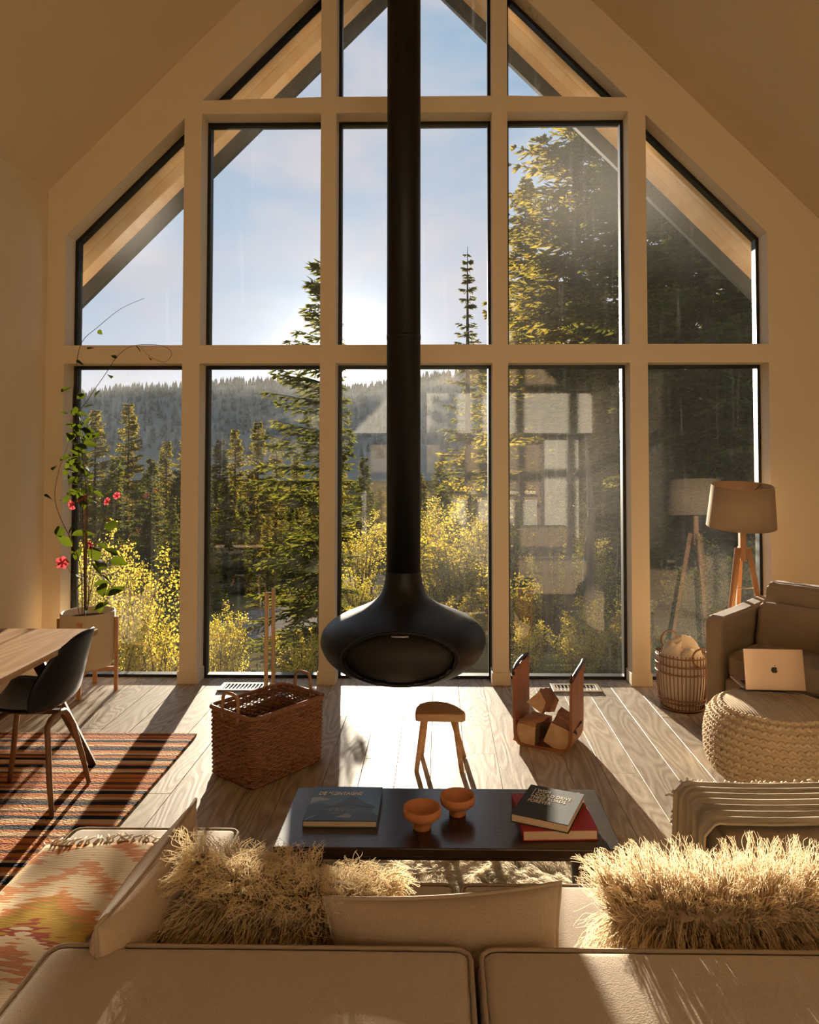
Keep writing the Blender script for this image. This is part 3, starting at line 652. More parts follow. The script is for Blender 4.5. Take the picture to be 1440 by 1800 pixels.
# ------------------------------------------------------------------ shape helpers for soft things
def rbox(hx, hy, hz, r, puff=0, n=6, seed=None):
    """rounded, slightly puffed box centred on the origin -> MB"""
    def axis(h):
        inner = h - r; a = [-h] + [-inner - r * (1 - k) for k in (.25, .55, .8)] + [-inner + 2 * inner * i / n for i in range(n + 1)] + [inner + r * (1 - k) for k in (.8, .55, .25)] + [h]
        return a
    A = [axis(hx), axis(hy), axis(hz)]; H = (hx, hy, hz); m = MB()
    def shape(p):
        q = [max(-(H[i] - r), min(H[i] - r, p[i])) for i in range(3)]; d = Vector([p[i] - q[i] for i in range(3)])
        if d.length > 1e-9: d = d.normalized() * r
        v = Vector(q) + d
        if puff:
            k = (1 - (v.x / hx) ** 2) * (1 - (v.y / hy) ** 2); v.z += puff * max(0, k) * (v.z / hz)
        return v
    for ax in range(3):
        i, j = [(1, 2), (2, 0), (0, 1)][ax]
        for sg in (-1, 1):
            V = []; F = []
            for a in A[i]:
                for b in A[j]:
                    p = [0, 0, 0]; p[ax] = sg * H[ax]; p[i] = a; p[j] = b; V.append(shape(p))
            nj = len(A[j])
            for u in range(len(A[i]) - 1):
                for v in range(nj - 1):
                    q = (u*nj+v, (u+1)*nj+v, (u+1)*nj+v+1, u*nj+v+1); F.append(q if sg > 0 else q[::-1])
            m.add(V, F)
    return m
def pillow_fn(hx, hz, th, pinch=.10, seed=0):
    """knife-edge pillow in the local XZ plane, thickness along Y"""
    g = random.Random(seed); ph = [g.uniform(0, 6.28) for _ in range(4)]
    def f(u, v, sg):
        x = hx * u * (1 - pinch * (1 - abs(u) ** 3) * .0 - pinch * (1 - v * v) * abs(u)); z = hz * v * (1 - pinch * (1 - u * u) * abs(v))
        t = th * (max(0, 1 - u * u) ** .5) * (max(0, 1 - v * v) ** .5) * (1 + .06 * math.sin(5 * u + ph[0]) * math.sin(4 * v + ph[1]))
        return Vector((x, sg * t, z))
    return f
def pillow(hx, hz, th, pinch=.10, n=18, seed=0):
    f = pillow_fn(hx, hz, th, pinch, seed); m = MB()
    for sg in (-1, 1):
        def fn(a, b):
            return f(math.sin((a - .5) * math.pi), math.sin((b - .5) * math.pi), sg)
        k = len(m.f); m.grid(fn, n, n)
        if sg < 0: m.f[k:] = [q for q in m.f[k:]]
        else: m.f[k:] = [q[::-1] for q in m.f[k:]]
    border = [f(a, -1, 1) for a in np.linspace(-1, 1, 12)[:-1]] + [f(1, b, 1) for b in np.linspace(-1, 1, 12)[:-1]] + [f(a, 1, 1) for a in np.linspace(1, -1, 12)[:-1]] + [f(-1, b, 1) for b in np.linspace(1, -1, 12)[:-1]]
    return m, border, f
def weld(o, d=.0004):
    import bmesh
    b = bmesh.new(); b.from_mesh(o.data); bmesh.ops.remove_doubles(b, verts=b.verts, dist=d); bmesh.ops.recalc_face_normals(b, faces=b.faces); b.to_mesh(o.data); b.free(); return o
def hair(name, roots, dirs, lens, mat, parent, pts=6, rad=.0006, wave=.25, drop=.5, seed=0, clump=0):
    """strands as hair curves"""
    g = np.random.default_rng(seed); n = len(roots); roots = np.asarray(roots, float); dirs = np.asarray(dirs, float); lens = np.asarray(lens, float)
    if clump:
        k = max(1, n // clump); c = g.integers(0, n, k)
        d2 = ((roots[:, None, :] - roots[c][None]) ** 2).sum(2); own = c[d2.argmin(1)]; tipc = roots[own] + dirs[own] * lens[own][:, None]
    t = np.linspace(0, 1, pts); ph = g.uniform(0, 6.28, (n, 2)); fq = g.uniform(4, 8, n); sd = np.cross(dirs, g.normal(0, 1, (n, 3))); sd /= np.linalg.norm(sd, axis=1)[:, None] + 1e-9; s2 = np.cross(dirs, sd)
    P = np.zeros((n, pts, 3))
    for i, tt in enumerate(t):
        p = roots + dirs * (lens * tt)[:, None]; p[:, 2] -= drop * lens * tt * tt
        if clump: p = p + (tipc - (roots + dirs * lens[:, None])) * (.75 * tt ** 1.5)
        a = (wave * lens * tt * .5)[:, None]; p = p + sd * a * np.sin(fq * tt + ph[:, 0])[:, None] + s2 * a * np.cos(fq * tt + ph[:, 1])[:, None]
        P[:, i] = p
    hc = bpy.data.hair_curves.new(name); hc.add_curves([pts] * n)
    hc.attributes['position'].data.foreach_set('vector', P.astype(np.float32).ravel())
    ra = hc.attributes.get('radius') or hc.attributes.new('radius', 'FLOAT', 'POINT')
    ra.data.foreach_set('value', np.tile((rad * (1 - .75 * t)).astype(np.float32), n))
    hc.materials.append(mat); o = bpy.data.objects.new(name, hc); col.objects.link(o); o.parent = parent; o['kind'] = 'stuff'; return o

# ------------------------------------------------------------------ suspended fireplace
fx, fy = -.028, -.9
fp = thing('suspended_fireplace', 'black suspended fireplace with an orb firebox and long flue pipe', 'fireplace', (fx, fy, 0))
prof = [(.0001, .308), (.10, .312), (.20, .328), (.30, .357), (.38, .398), (.44, .452), (.47, .51), (.474, .545), (.462, .588), (.43, .628), (.375, .664), (.30, .697), (.225, .728), (.168, .762), (.130, .805), (.110, .86), (.101, .93)]
def rad_at(z):
    for (r0, z0), (r1, z1) in zip(prof, prof[1:]):
        if z0 <= z <= z1: return r0 + (r1 - r0) * (z - z0) / (z1 - z0)
    return .1
def smooth_prof(p, k=3):
    out = []
    for i in range(len(p) - 1):
        p0, p1, p2, p3 = (Vector(p[max(i-1, 0)]), Vector(p[i]), Vector(p[i+1]), Vector(p[min(i+2, len(p)-1)]))
        for j in range(k):
            f = j / k; q = .5 * ((2*p1) + (p2-p0)*f + (2*p0-5*p1+4*p2-p3)*f*f + (3*p1-p0-3*p2+p3)*f**3); out.append((max(q.x, .0001), q.y))
    return out + [p[-1]]
sp = smooth_prof(prof)
# firebox body without the oval mouth
m = MB(); n = 96; V = []; F = []
for r, z in sp:
    for k in range(n): a = 2 * math.pi * k / n; V.append((r * math.cos(a), r * math.sin(a), z))
ZC, AX, AZ = .520, .300, .142
def in_mouth(p): return p[1] < 0 and (p[0] / AX) ** 2 + ((p[2] - ZC) / AZ) ** 2 < 1
for i in range(len(sp) - 1):
    for k in range(n):
        q = (i*n+k, i*n+(k+1) % n, (i+1)*n+(k+1) % n, (i+1)*n+k)
        if not all(in_mouth(V[t]) for t in q): F.append(q)
m.add(V, F); m.build('firebox', M_black, fp, True)
def on_bowl(x, z, off=0):
    r = rad_at(z) + off; return (x, -math.sqrt(max(r * r - x * x, 1e-6)), z)
m = MB(); ring = []
V = [on_bowl(0, ZC, -.022)]; F = []
for j in range(1, 7):
    for k in range(48):
        a = 2 * math.pi * k / 48; V.append(on_bowl(AX * j / 6 * math.cos(a), ZC + AZ * j / 6 * math.sin(a), -.022))
for k in range(48): F.append((0, 1 + k, 1 + (k + 1) % 48))
for j in range(5):
    for k in range(48): F.append((1+j*48+k, 1+(j+1)*48+k, 1+(j+1)*48+(k+1) % 48, 1+j*48+(k+1) % 48))
scr = m.add(V, F).build('fire_screen', M_mesh, fp, True)
MB().tube([on_bowl(AX * 1.0 * math.cos(2*math.pi*k/64), ZC + AZ * math.sin(2*math.pi*k/64), -.006) for k in range(64)], .013, 8, closed=True).build('mouth_rim', M_black, fp, True)
h = MB(); h.tube([on_bowl(-.045, ZC + AZ - .012, .008), on_bowl(-.03, ZC + AZ - .012, .014), on_bowl(.03, ZC + AZ - .012, .014), on_bowl(.045, ZC + AZ - .012, .008)], .004, 8); h.build('screen_handle', M_chrome, scr, True)
MB().lathe([(.0985, .90), (.0985, 6.02), (.0001, 6.02)], 48).build('flue_pipe', M_black, fp, True)
MB().lathe([(.1005, 2.275), (.1005, 2.30)], 48).build('pipe_joint', M_black, fp, True)
MB().lathe([(.0990, 5.80), (.16, 5.81), (.16, 5.93), (.0001, 5.94)], 32).build('ceiling_collar', M_black, fp)

# ------------------------------------------------------------------ dining corner
rug = MB().box((-.70, -2.15, 0), (.70, .0, .010)); rg = rug.build('striped_rug', M_rug, bevel=.004, loc=(-1.905, -.94, .001)); tag(rg, 'orange, cream and black striped wool rug under the dining table', 'rug')
dt = thing('dining_table', 'oak-topped dining table with dark splayed legs at the left edge', 'table', (-1.985, -2.36, .0115))
tt = MB(); tt.prism_z([(-.47, -.83), (.475, -.83), (.475, .83), (-.47, .83)], .700, .7285); tt.build('table_top', M_tablew, dt, bevel=.005)
MB().box((-.34, -.66, .62), (.30, -.63, .699)).box((-.34, .60, .62), (.30, .63, .699)).box((-.36, -.66, .62), (-.33, .63, .699)).box((.27, -.66, .62), (.30, .63, .699)).build('apron', M_dkleg, dt)
for sx, sy, ex, ey in ((.26, .60, .38, .99), (-.30, .60, -.38, .86), (.26, -.62, .36, -.86), (-.30, -.62, -.38, -.86)):
    MB().tube([(ex, ey, .0), (sx, sy, .698)], [.022, .036], 4).build('leg', M_dkleg, dt)
# shell chair facing the table (local +y is its front)
ch = thing('shell_chair', 'black moulded shell chair with bent walnut legs at the dining table', 'chair', (-1.71, -1.76, .0115), R(90))
prf = [(.21, .43), (.17, .445), (.08, .437), (-.03, .425), (-.11, .43), (-.165, .46), (-.195, .53), (-.212, .61), (-.235, .70), (-.262, .78)]
prf = [tuple(q) for q in smooth_prof([(y + 1, z) for y, z in prf], 3)]; prf = [(y - 1, z) for y, z in prf]
def shell(u, v):
    i = u * (len(prf) - 1); k = min(int(i), len(prf) - 2); f = i - k; y = prf[k][0] * (1 - f) + prf[k+1][0] * f; z = prf[k][1] * (1 - f) + prf[k+1][1] * f
    t = v * 2 - 1; back = max(0, min(1, (u - .42) / .22)); top = max(0, (u - .72) / .28)
    wd = .215 + .02 * math.sin(u * math.pi) - .075 * top ** 1.8 - .02 * (1 - u) ** 3
    x = wd * t; z += .055 * abs(t) ** 2.6 * (1 - back) ; y += .085 * abs(t) ** 2.2 * back * (1 - .35 * top); z -= .05 * top * abs(t) ** 3
    return (x, y, z)
MB().grid(shell, 30, 17).build('shell', M_blacksh, ch, True, solid=.010)
def bent(y0, y1):
    return [(-.172, y0, 0), (-.15, y0 + (y1 - y0) * .35, .14), (-.115, y0 + (y1 - y0) * .75, .30), (-.09, y1, .36), (-.06, y1, .385), (0, y1, .392), (.06, y1, .385), (.09, y1, .36), (.115, y0 + (y1 - y0) * .75, .30), (.15, y0 + (y1 - y0) * .35, .14), (.172, y0, 0)]
MB().tube(bent(-.19, -.12), [.010] + [.013] * 9 + [.010], 8).build('bent_leg_frame', M_legwood, ch, True)
MB().tube(bent(.20, .12), [.010] + [.013] * 9 + [.010], 8).build('bent_leg_frame', M_legwood, ch, True)
MB().box((-.012, -.13, .392), (.012, .13, .412)).build('seat_bracket', M_dkleg, ch)

# ------------------------------------------------------------------ planter with flowering vine
pl = thing('planter', 'round cream planter on a wooden leg stand beside the left window', 'planter', (-2.205, -.18, 0))
MB().lathe([(.0001, .165), (.11, .165), (.15, .178), (.168, .21), (.173, .30), (.173, .538), (.168, .543), (.160, .538), (.158, .49), (.0001, .488)], 40).build('pot', M_pot, pl, True)
for i in range(4):
    a = R(10 + 90 * i); M = Matrix.Rotation(a, 4, 'Z'); q = MB().box((.174, -.014, 0), (.197, .014, .50), M); q.build('leg', M_teak, pl, bevel=.002)
MB().box((-.175, -.012, .135), (.175, .012, .163), Matrix.Rotation(R(10), 4, 'Z')).box((-.012, -.175, .135), (.012, .175, .163), Matrix.Rotation(R(10), 4, 'Z')).build('cross_brace', M_teak, pl)
MB().lathe([(.0001, .50), (.10, .502), (.1575, .495)], 32).build('soil', M_soil, pl, True)
vp = thing('flowering_vine', 'climbing vine with glossy leaves and pink trumpet flowers in the cream planter', 'plant', (-2.205, -.18, .505))
S0 = Vector((-2.205, -.18, .505))
def W(px, py, y):  # a point of the vine, y metres from the wall plane
    d = y + 5.2; return Vector((.18 + (px - 772) / 1300 * d, y, 1.6 + (800 - py) / 1300 * d)) - S0
def curve(pts, k=6):
    out = []; n = len(pts)
    for i in range(n - 1):
        p0, p1, p2, p3 = pts[max(i-1, 0)], pts[i], pts[i+1], pts[min(i+2, n-1)]
        for j in range(k):
            f = j / k; out.append(.5 * ((2*p1) + (p2-p0)*f + (2*p0-5*p1+4*p2-p3)*f*f + (3*p1-p0-3*p2+p3)*f**3))
    return out + [pts[-1]]
base = (148, 1075)
strands = [
 ([(148,1090,-.2),(146,1000,-.2),(142,900,-.18),(134,800,-.16),(122,720,-.14),(126,650,-.14),(136,600,-.14),(165,572,-.16),(205,540,-.16),(247,521,-.16)], .004),
 ([(150,1090,-.2),(150,960,-.2),(148,860,-.18),(132,740,-.16),(150,700,-.14),(180,655,-.14),(200,625,-.14),(228,606,-.14),(275,605,-.14),(297,618,-.14),(285,635,-.15),(258,625,-.16),(240,607,-.16)], .003),
 ([(144,1090,-.22),(140,1000,-.25),(122,950,-.27),(100,905,-.28),(92,870,-.28),(98,830,-.27),(108,800,-.26),(118,770,-.22)], .003),
 ([(152,1085,-.18),(160,980,-.16),(175,930,-.16),(190,900,-.17)], .003),
 ([(140,1090,-.24),(128,1020,-.28),(110,990,-.3)], .0025),
 ([(150,1088,-.18),(165,1010,-.15),(185,985,-.15),(200,975,-.15)], .003)]
for s, r in strands:
    c = curve([W(*p) for p in s], 5); MB().tube(c, [r * (1 - .7 * i / len(c)) for i in range(len(c))], 5).build('stem', M_stem, vp, True)
MB().tube([W(150, 1090, -.19), W(147, 870, -.17)], .008, 6).build('support_stake', M_legwood, vp)
# one leaf shape, many leaves
def leafmesh():
    m = MB()
    def fn(u, v):
        wv = .5 * math.sin(math.pi * u ** .8) * .62 + .002; t = v * 2 - 1; return (wv * t, u, .10 * abs(t) * wv * 2 - .18 * u * u)
    m.grid(fn, 7, 5); me = m.mesh('leaf'); me.materials.append(M_vine); me.shade_smooth(); return me
lm = leafmesh()
lr = random.Random(11)
lspots = [(100,688,1.0),(128,700,1.0),(100,725,.9),(127,730,1.2),(115,745,1.1),(125,760,1.2),(140,775,1.3),(146,782,1.2),(146,795,1.1),(120,800,1.1),(135,808,1.1),(118,812,1.0),(143,825,1.2),(128,838,1.0),(148,838,.9),(120,850,1.0),(152,852,1.0),(92,820,1.0),(108,825,1.1),(88,880,1.3),(100,880,1.0),(150,880,1.1),(166,885,1.6),(118,940,1.4),(105,945,1.3),(190,935,1.8),(208,978,1.9),(160,990,1.6),(130,985,1.3),(172,1000,1.4),(155,1030,1.5),(125,1048,1.5),(140,1015,1.3),(165,578,.7),(146,612,.9),(126,634,1.0),(232,606,.8),(258,628,.6),(200,628,.7),(186,658,.8),(170,685,.8),(160,712,1.0),(132,690,1.0),(148,730,1.1),(135,790,1.0),(128,870,1.0),(160,865,1.0),(112,760,.9),(140,760,1.0),(125,820,1.0)]
for i in range(46): lspots.append((lr.gauss(132, 11), lr.uniform(735, 885), lr.uniform(.8, 1.25)))
for i in range(16): lspots.append((lr.uniform(120, 200), lr.uniform(940, 1062), lr.uniform(1.2, 2.0)))
for px, py, s in lspots:
    o = bpy.data.objects.new('leaf', lm); col.objects.link(o); o.parent = vp; o.location = W(px, py, -.19 + lr.uniform(-.06, .06))
    sc = .075 * s * lr.uniform(.85, 1.15); o.scale = (sc, sc, sc); o.rotation_euler = (R(lr.uniform(-60, 70)), R(lr.uniform(-50, 50)), R(lr.uniform(0, 360)))
pmh = MB()
def petal(u, v):
    t = v * 2 - 1; wv = .95 * math.sin(math.pi * (.12 + .72 * u)); return (wv * t * .62 + .12 * u, .10 + u * (1 - .18 * t * t), .30 * u * u - .25 * u ** 4 + .10 * t * t)
pmh.grid(petal, 5, 5); pme = pmh.mesh('petal'); pme.materials.append(M_petal); pme.shade_smooth()
tub = MB().lathe([(.03, -.9), (.08, -.5), (.16, 0), (.30, .12)], 10).mesh('throat'); tub.materials.append(M_petal)
for px, py, y, s in ((124, 888, -.26, 1.2), (140, 878, -.2, 1.1), (186, 882, -.16, 1.0), (203, 872, -.16, .9), (158, 958, -.22, 1.2), (106, 990, -.28, 1.5)):
    f = bpy.data.objects.new('flower', tub); col.objects.link(f); f.parent = vp; f.location = W(px, py, y); f.scale = (.028 * s,) * 3
    f.rotation_euler = (R(lr.uniform(30, 130)), R(lr.uniform(-50, 50)), R(lr.uniform(-60, 60)))
    for i in range(5):
        p = bpy.data.objects.new('petal', pme); col.objects.link(p); p.parent = f; p.rotation_euler = (0, 0, R(72 * i)); p.location = (0, 0, .1)

# ------------------------------------------------------------------ wicker log basket
bk = thing('wicker_basket', 'big rectangular brown wicker basket full of firewood', 'basket', (-.702, -1.36, 0), R(52.5))
BX, BY, BH = .235, .172, .335   # local x: long axis
def perim(n, gx, gy, r=.03):
    pts = []
    for cx, cy_, a0 in ((gx - r, gy - r, 0), (-gx + r, gy - r, 90), (-gx + r, -gy + r, 180), (gx - r, -gy + r, 270)):
        for k in range(4): a = R(a0 + 30 * k); pts.append(Vector((cx + r * math.cos(a), cy_ + r * math.sin(a))))
    L = [0]
    for i in range(len(pts)): L.append(L[-1] + (pts[(i+1) % len(pts)] - pts[i]).length)
    out = []
    for i in range(n):
        s = L[-1] * i / n; k = max(j for j in range(len(pts)) if L[j] <= s); a, b = pts[k], pts[(k+1) % len(pts)]; f = (s - L[k]) / max(1e-9, L[k+1] - L[k]); p = a + (b - a) * f; t = (b - a).normalized() if (b - a).length > 1e-9 else Vector((1, 0)); out.append((p, Vector((t.y, -t.x))))
    return out
m = MB(); rows = 30; ns = 132
for k in range(rows):
    z = .012 + (BH - .03) * k / (rows - 1); gapband = k in (rows - 4, rows - 5)
    fl = 1 + .03 * (z / BH)
    pp = perim(ns, BX * fl - .008, BY * fl - .008); ph = (k % 2) * math.pi
    m.tube([(p.x + nn.x * .0042 * math.sin(i * math.pi * .5 + ph + .5), p.y + nn.y * .0042 * math.sin(i * math.pi * .5 + ph + .5), z) for i, (p, nn) in enumerate(pp)], .0035 if gapband else .0066, 5, closed=True)
o = m.build('woven_wall', M_wicker, bk, True); o['kind'] = 'stuff'
m = MB()
for i, (p, nn) in enumerate(perim(66, BX - .008, BY - .008)): m.tube([(p.x * .97, p.y * .97, .0), (p.x * 1.03, p.y * 1.03, BH)], .0038, 4)
m.build('stakes', M_wicker, bk)['kind'] = 'stuff'
MB().tube([(p.x, p.y, BH) for p, nn in perim(64, BX * 1.03 - .004, BY * 1.03 - .004)], .0115, 8, closed=True).build('rim', M_wicker, bk, True)
MB().box((-BX + .012, -BY + .012, .001), (BX - .012, BY - .012, .012)).build('bottom', M_wicker, bk)
for s in (-1, 1):
    c = [Vector((s * (BX + .001), y, z)) for y, z in ((-.062, BH - .03), (-.062, BH + .03), (-.055, BH + .075), (-.03, BH + .092), (.03, BH + .092), (.055, BH + .075), (.062, BH + .03), (.062, BH - .03))]
    MB().tube(curve(c, 4), .0085, 8).build('handle', M_cane, bk, True)
# split firewood
def log_mesh(name, L, r, seed, kind=3):
    g = random.Random(seed); n = {3: [(0, 0), (r, .1 * r), (.75 * r, .75 * r), (.1 * r, r)], 4: [(-.6 * r, -.5 * r), (.7 * r, -.55 * r), (.55 * r, .6 * r), (-.5 * r, .55 * r)]}[kind]
    m = MB(); V = []; ring = len(n)
    for i in range(6):
        t = i / 5 - .5
        for x, y in n: V.append((x + g.gauss(0, .05 * r) - .35 * r, t * L, y + g.gauss(0, .05 * r) - .3 * r))
    F = [tuple(range(ring)), tuple(range(5 * ring, 6 * ring))[::-1]]
    for i in range(5):
        for k in range(ring): F.append((i*ring+k, (i+1)*ring+k, (i+1)*ring+(k+1) % ring, i*ring+(k+1) % ring))
    m.add(V, F); return m
def firewood(label, loc, rot, L, r, seed, kind, group):
    m = log_mesh('log', L, r, seed, kind); me = m.mesh('firewood_log'); me.materials.append(M_split); me.materials.append(M_bark)
    ring = 4
    for i, p in enumerate(me.polygons):
        if i >= 2 and (i - 2) % ring in ((1, 2) if kind == 3 else (1,)): p.material_index = 1
    o = bpy.data.objects.new('firewood_log', me); col.objects.link(o); o.location = loc; o.rotation_euler = [R(a) for a in rot]
    tag(o, label, 'log', group); return o
B = Matrix.Translation((-.702, -1.36, 0)) @ Matrix.Rotation(R(52.5), 4, 'Z')
bg_ = 'firewood in the wicker basket'
for i, (x, y, z, rx, rz, L, r) in enumerate(((-.01, -.075, .05, 0, 90, .36, .055), (.0, .075, .05, 0, 90, .36, .055), (.14, .0, .135, 0, 0, .24, .055), (.0, .0, .14, 0, 3, .24, .055), (.07, .0, .225, 0, 40, .22, .058), (-.13, .0, .16, 0, -4, .24, .060))):
    p = B @ Vector((x, y, z)); firewood(('split log lowest in the basket along its window side', 'split log lowest in the basket along its room side', 'split log under the top one at the window end of the basket', 'split log across the middle of the wicker basket', 'split log lying topmost and sunlit in the wicker basket', 'dark split log at the near end of the wicker basket')[i], p, (rx, 0 if i < 4 else 10, 52.5 + rz), L, r, 30 + i, 3 if i % 2 else 4, bg_)

# two pale poles of the fire tools
ts = thing('fire_tool_stand', 'pair of pale wooden fire tool poles standing behind the wicker basket', 'fire tools', (-.824, -.80, 0))
MB().lathe([(.0001, 0), (.085, 0), (.088, .006), (.085, .014), (.0001, .016)], 24).build('base', M_black, ts)
MB().tube([(-.022, 0, .014), (-.020, 0, .785)], .0125, 10).build('pole', M_stick, ts, True); MB().tube([(.020, .01, .014), (.017, .01, .805)], .0115, 10).build('pole', M_stick, ts, True)
MB().tube([(-.034, .005, .782), (.034, .005, .784)], .004, 6).build('crossbar', M_chrome, ts)

# ------------------------------------------------------------------ little stool
st = thing('wooden_stool', 'small four-legged wooden stool with a half-round seat', 'stool', (.185, -1.31, 0))
out = [(-.118, -.098), (.112, -.105)]
arc = [(.128, -.085), (.125, -.055), (.105, -.01), (.075, .045), (.035, .085), (-.02, .105), (-.07, .098), (-.108, .065), (-.126, .01), (-.130, -.06), (-.127, -.085)]
pp = out + arc
def seat_z(x, y, top): return top - .010 * max(0, 1 - (x / .12) ** 2 - (y / .1) ** 2)
m = MB(); m.prism_z(pp, .248, .287); m.build('seat', M_stool, st, bevel=.006)
for (bx, by), (tx, ty) in zip(((-.122, -.097), (.108, -.107), (-.100, .10), (.126, .083)), ((-.085, -.065), (.075, -.070), (-.075, .06), (.055, .035))):
    MB().tube([(bx, by, 0), (tx, ty, .250)], [.0125, .0165], 10).build('leg', M_stool, st, True)

# ------------------------------------------------------------------ leather log holder
lh = thing('log_holder', 'saddle-brown leather U-shaped log holder with curled handle ends', 'log holder', (.79, -1.01, 0), R(-25))
hw, dp, tk = .160, .125, .008
path = [(-hw - .004, .43), (-hw, .30), (-hw + .002, .10), (-hw + .012, .035), (-hw + .045, .008), (0, .008), (hw - .045, .008), (hw - .012, .035), (hw - .002, .10), (hw, .30), (hw + .004, .43)]
path = [Vector((x, 0, z)) for x, z in path]; cpt = curve(path, 5)
m = MB(); V = []; F = []
for i, p in enumerate(cpt):
    t = (cpt[min(i+1, len(cpt)-1)] - cpt[max(i-1, 0)]).normalized(); nn = Vector((-t.z, 0, t.x))
    e = .045 if i in (0, len(cpt) - 1) else 0
    for sy, sn in ((-1, 1), (1, 1), (1, -1), (-1, -1)):
        q = p + nn * tk * sn; V.append((q.x, sy * dp, q.z - (e if sy < 0 else -.0)))
for i in range(len(cpt) - 1):
    for k in range(4): F.append((i*4+k, i*4+(k+1) % 4, (i+1)*4+(k+1) % 4, (i+1)*4+k))
F += [(0, 1, 2, 3), tuple(len(V) - 4 + k for k in (3, 2, 1, 0))]
m.add(V, F).build('leather_sling', M_leather, lh, bevel=.002)
for s in (-1, 1):
    c = [Vector((s * (hw + .002), -dp - .004, .388)), Vector((s * (hw + .012), -dp * .4, .418)), Vector((s * (hw + .012), dp * .5, .434)), Vector((s * (hw + .003), dp + .006, .438))]
    MB().tube(curve(c, 5), .010, 8).build('rolled_handle', M_dkleather, lh, True)
H = Matrix.Translation((.79, -1.01, 0)) @ Matrix.Rotation(R(-25), 4, 'Z')
lg = 'split logs in the leather holder'
for x, y, z, rot, L, r, k, lab in ((-.055, -.01, .085, (0, 8, -6), .22, .100, 4, 'sunlit split log at the left of the leather holder'), (-.055, .04, .205, (-14, 35, -10), .22, .10, 3, 'split log lying on top at the left of the leather holder'), (.066, .0, .120, (4, -62, 2), .23, .110, 4, 'upright leaning split log at the right of the leather holder')):
    firewood(lab, H @ Vector((x, y, z)), (rot[0], rot[1], rot[2] - 25), L, r, int(x * 100) + 99, k, lg)

# ------------------------------------------------------------------ coffee table and what lies on it
ct = thing('coffee_table', 'long low dark-stained coffee table in front of the sofa', 'coffee table', (.204, -2.70, 0))
MB().box((-.535, -.205, .372), (.535, .205, .40)).build('table_top', M_darkwood, ct, bevel=.004)
MB().box((-.46, -.15, .335), (.46, -.13, .372)).box((-.46, .13, .335), (.46, .15, .372)).box((-.46, -.13, .335), (-.44, .13, .372)).box((.44, -.13, .335), (.46, .13, .372)).build('apron', M_darkwood, ct)
for sx in (-1, 1):
    for sy in (-1, 1): MB().tube([(sx * .465, sy * .16, .018), (sx * .435, sy * .13, .372)], [.014, .022], 8).build('leg', M_darkwood, ct, True)
def font(name, text, size, mat, parent, loc, rz=0, shear=0., bold=.0, space=1., sx=1.):
    c = bpy.data.curves.new(name, 'FONT'); c.body = text; c.size = size; c.shear = shear; c.offset = bold; c.space_character = space; c.extrude = .0003; c.space_line = .82
    t = bpy.data.objects.new('tmp', c); col.objects.link(t); bpy.context.view_layer.update(); me = bpy.data.meshes.new_from_object(t.evaluated_get(bpy.context.evaluated_depsgraph_get())); bpy.data.objects.remove(t); bpy.data.curves.remove(c)
    me.name = name; me.materials.clear(); o = link(name, me, mat, parent, loc=loc); o.rotation_euler = (0, 0, rz); o.scale = (sx, 1, 1); return o
def book(name, label, w, d, h, cover, loc, rz, ct_=.0025):
    """closed hardback, spine at -x, cover boards and page block"""
    b = thing(name, label, 'book', loc, rz)
    c = MB().box((-w/2, -d/2, 0), (w/2, d/2, ct_)).box((-w/2, -d/2, h - ct_), (w/2, d/2, h)).box((-w/2, -d/2, ct_), (-w/2 + ct_, d/2, h - ct_)).build('cover', cover, b, bevel=.0008)
    MB().box((-w/2 + ct_, -d/2 + .004, ct_), (w/2 - .004, d/2 - .004, h - ct_)).build('pages', M_pages, b); return b, c
def mtn_cover():
    m, nt, N, L, b = new_mat('blue_alpine_cover'); tc = N.new('ShaderNodeTexCoord'); sp_ = N.new('ShaderNodeSeparateXYZ'); L.new(tc.outputs['Object'], sp_.inputs[0])
    r = N.new('ShaderNodeValToRGB'); e = r.color_ramp.elements; e[0].position = .42; e[0].color = (.06, .13, .17, 1); e[1].position = .85; e[1].color = (.018, .055, .13, 1)
    mr = N.new('ShaderNodeMapRange'); mr.inputs[1].default_value = -.125; mr.inputs[2].default_value = .125; L.new(sp_.outputs['Y'], mr.inputs[0]); L.new(mr.outputs[0], r.inputs[0]); L.new(r.outputs[0], b.inputs['Base Color']); b.inputs['Roughness'].default_value = .3; return m
M_cov = mtn_cover()
M_ink = [pmat('cover_ink_roof', (.022, .030, .034), .35), pmat('cover_ink_wall', (.04, .045, .04), .35), pmat('cover_ink_cloud', (.26, .29, .29), .35), pmat('cover_ink_snow', (.20, .21, .17), .35), pmat('cover_ink_rock', (.012, .016, .018), .35), pmat('cover_ink_window', (.11, .10, .075), .35)]
b1, c1 = book('mountain_book', 'blue mountain-house book with cream title lying flat at the left of the coffee table', .241, .247, .022, M_cov, (-.1415, -2.662, .4005), 0)
z = .0222
def ink(name, poly, k, dz=0): MB().prism_z(poly, z + dz - .0002, z + dz).build(name, M_ink[k], c1)
ink('printed_cloud', [(-.117, -.005), (-.117, .035), (-.09, .042), (-.055, .030), (-.05, .022), (-.085, .012)], 2)
ink('printed_rock', [(-.119, -.122), (.119, -.122), (.119, -.085), (.09, -.06), (-.02, -.055), (-.119, -.05)], 4, .0001)
ink('printed_ridge', [(-.119, -.05), (-.119, -.015), (-.08, -.005), (-.04, -.018), (.0, -.01), (.0, -.055)], 0, .0002)
ink('printed_house_wall', [(-.055, -.085), (.10, -.075), (.10, -.035), (.02, -.015), (-.055, -.04)], 1, .0003)
ink('printed_roof', [(-.058, -.035), (-.02, .0), (.018, .052), (.034, .045), (.072, .0), (.105, -.022), (.105, -.036), (.015, -.010)], 0, .0004)
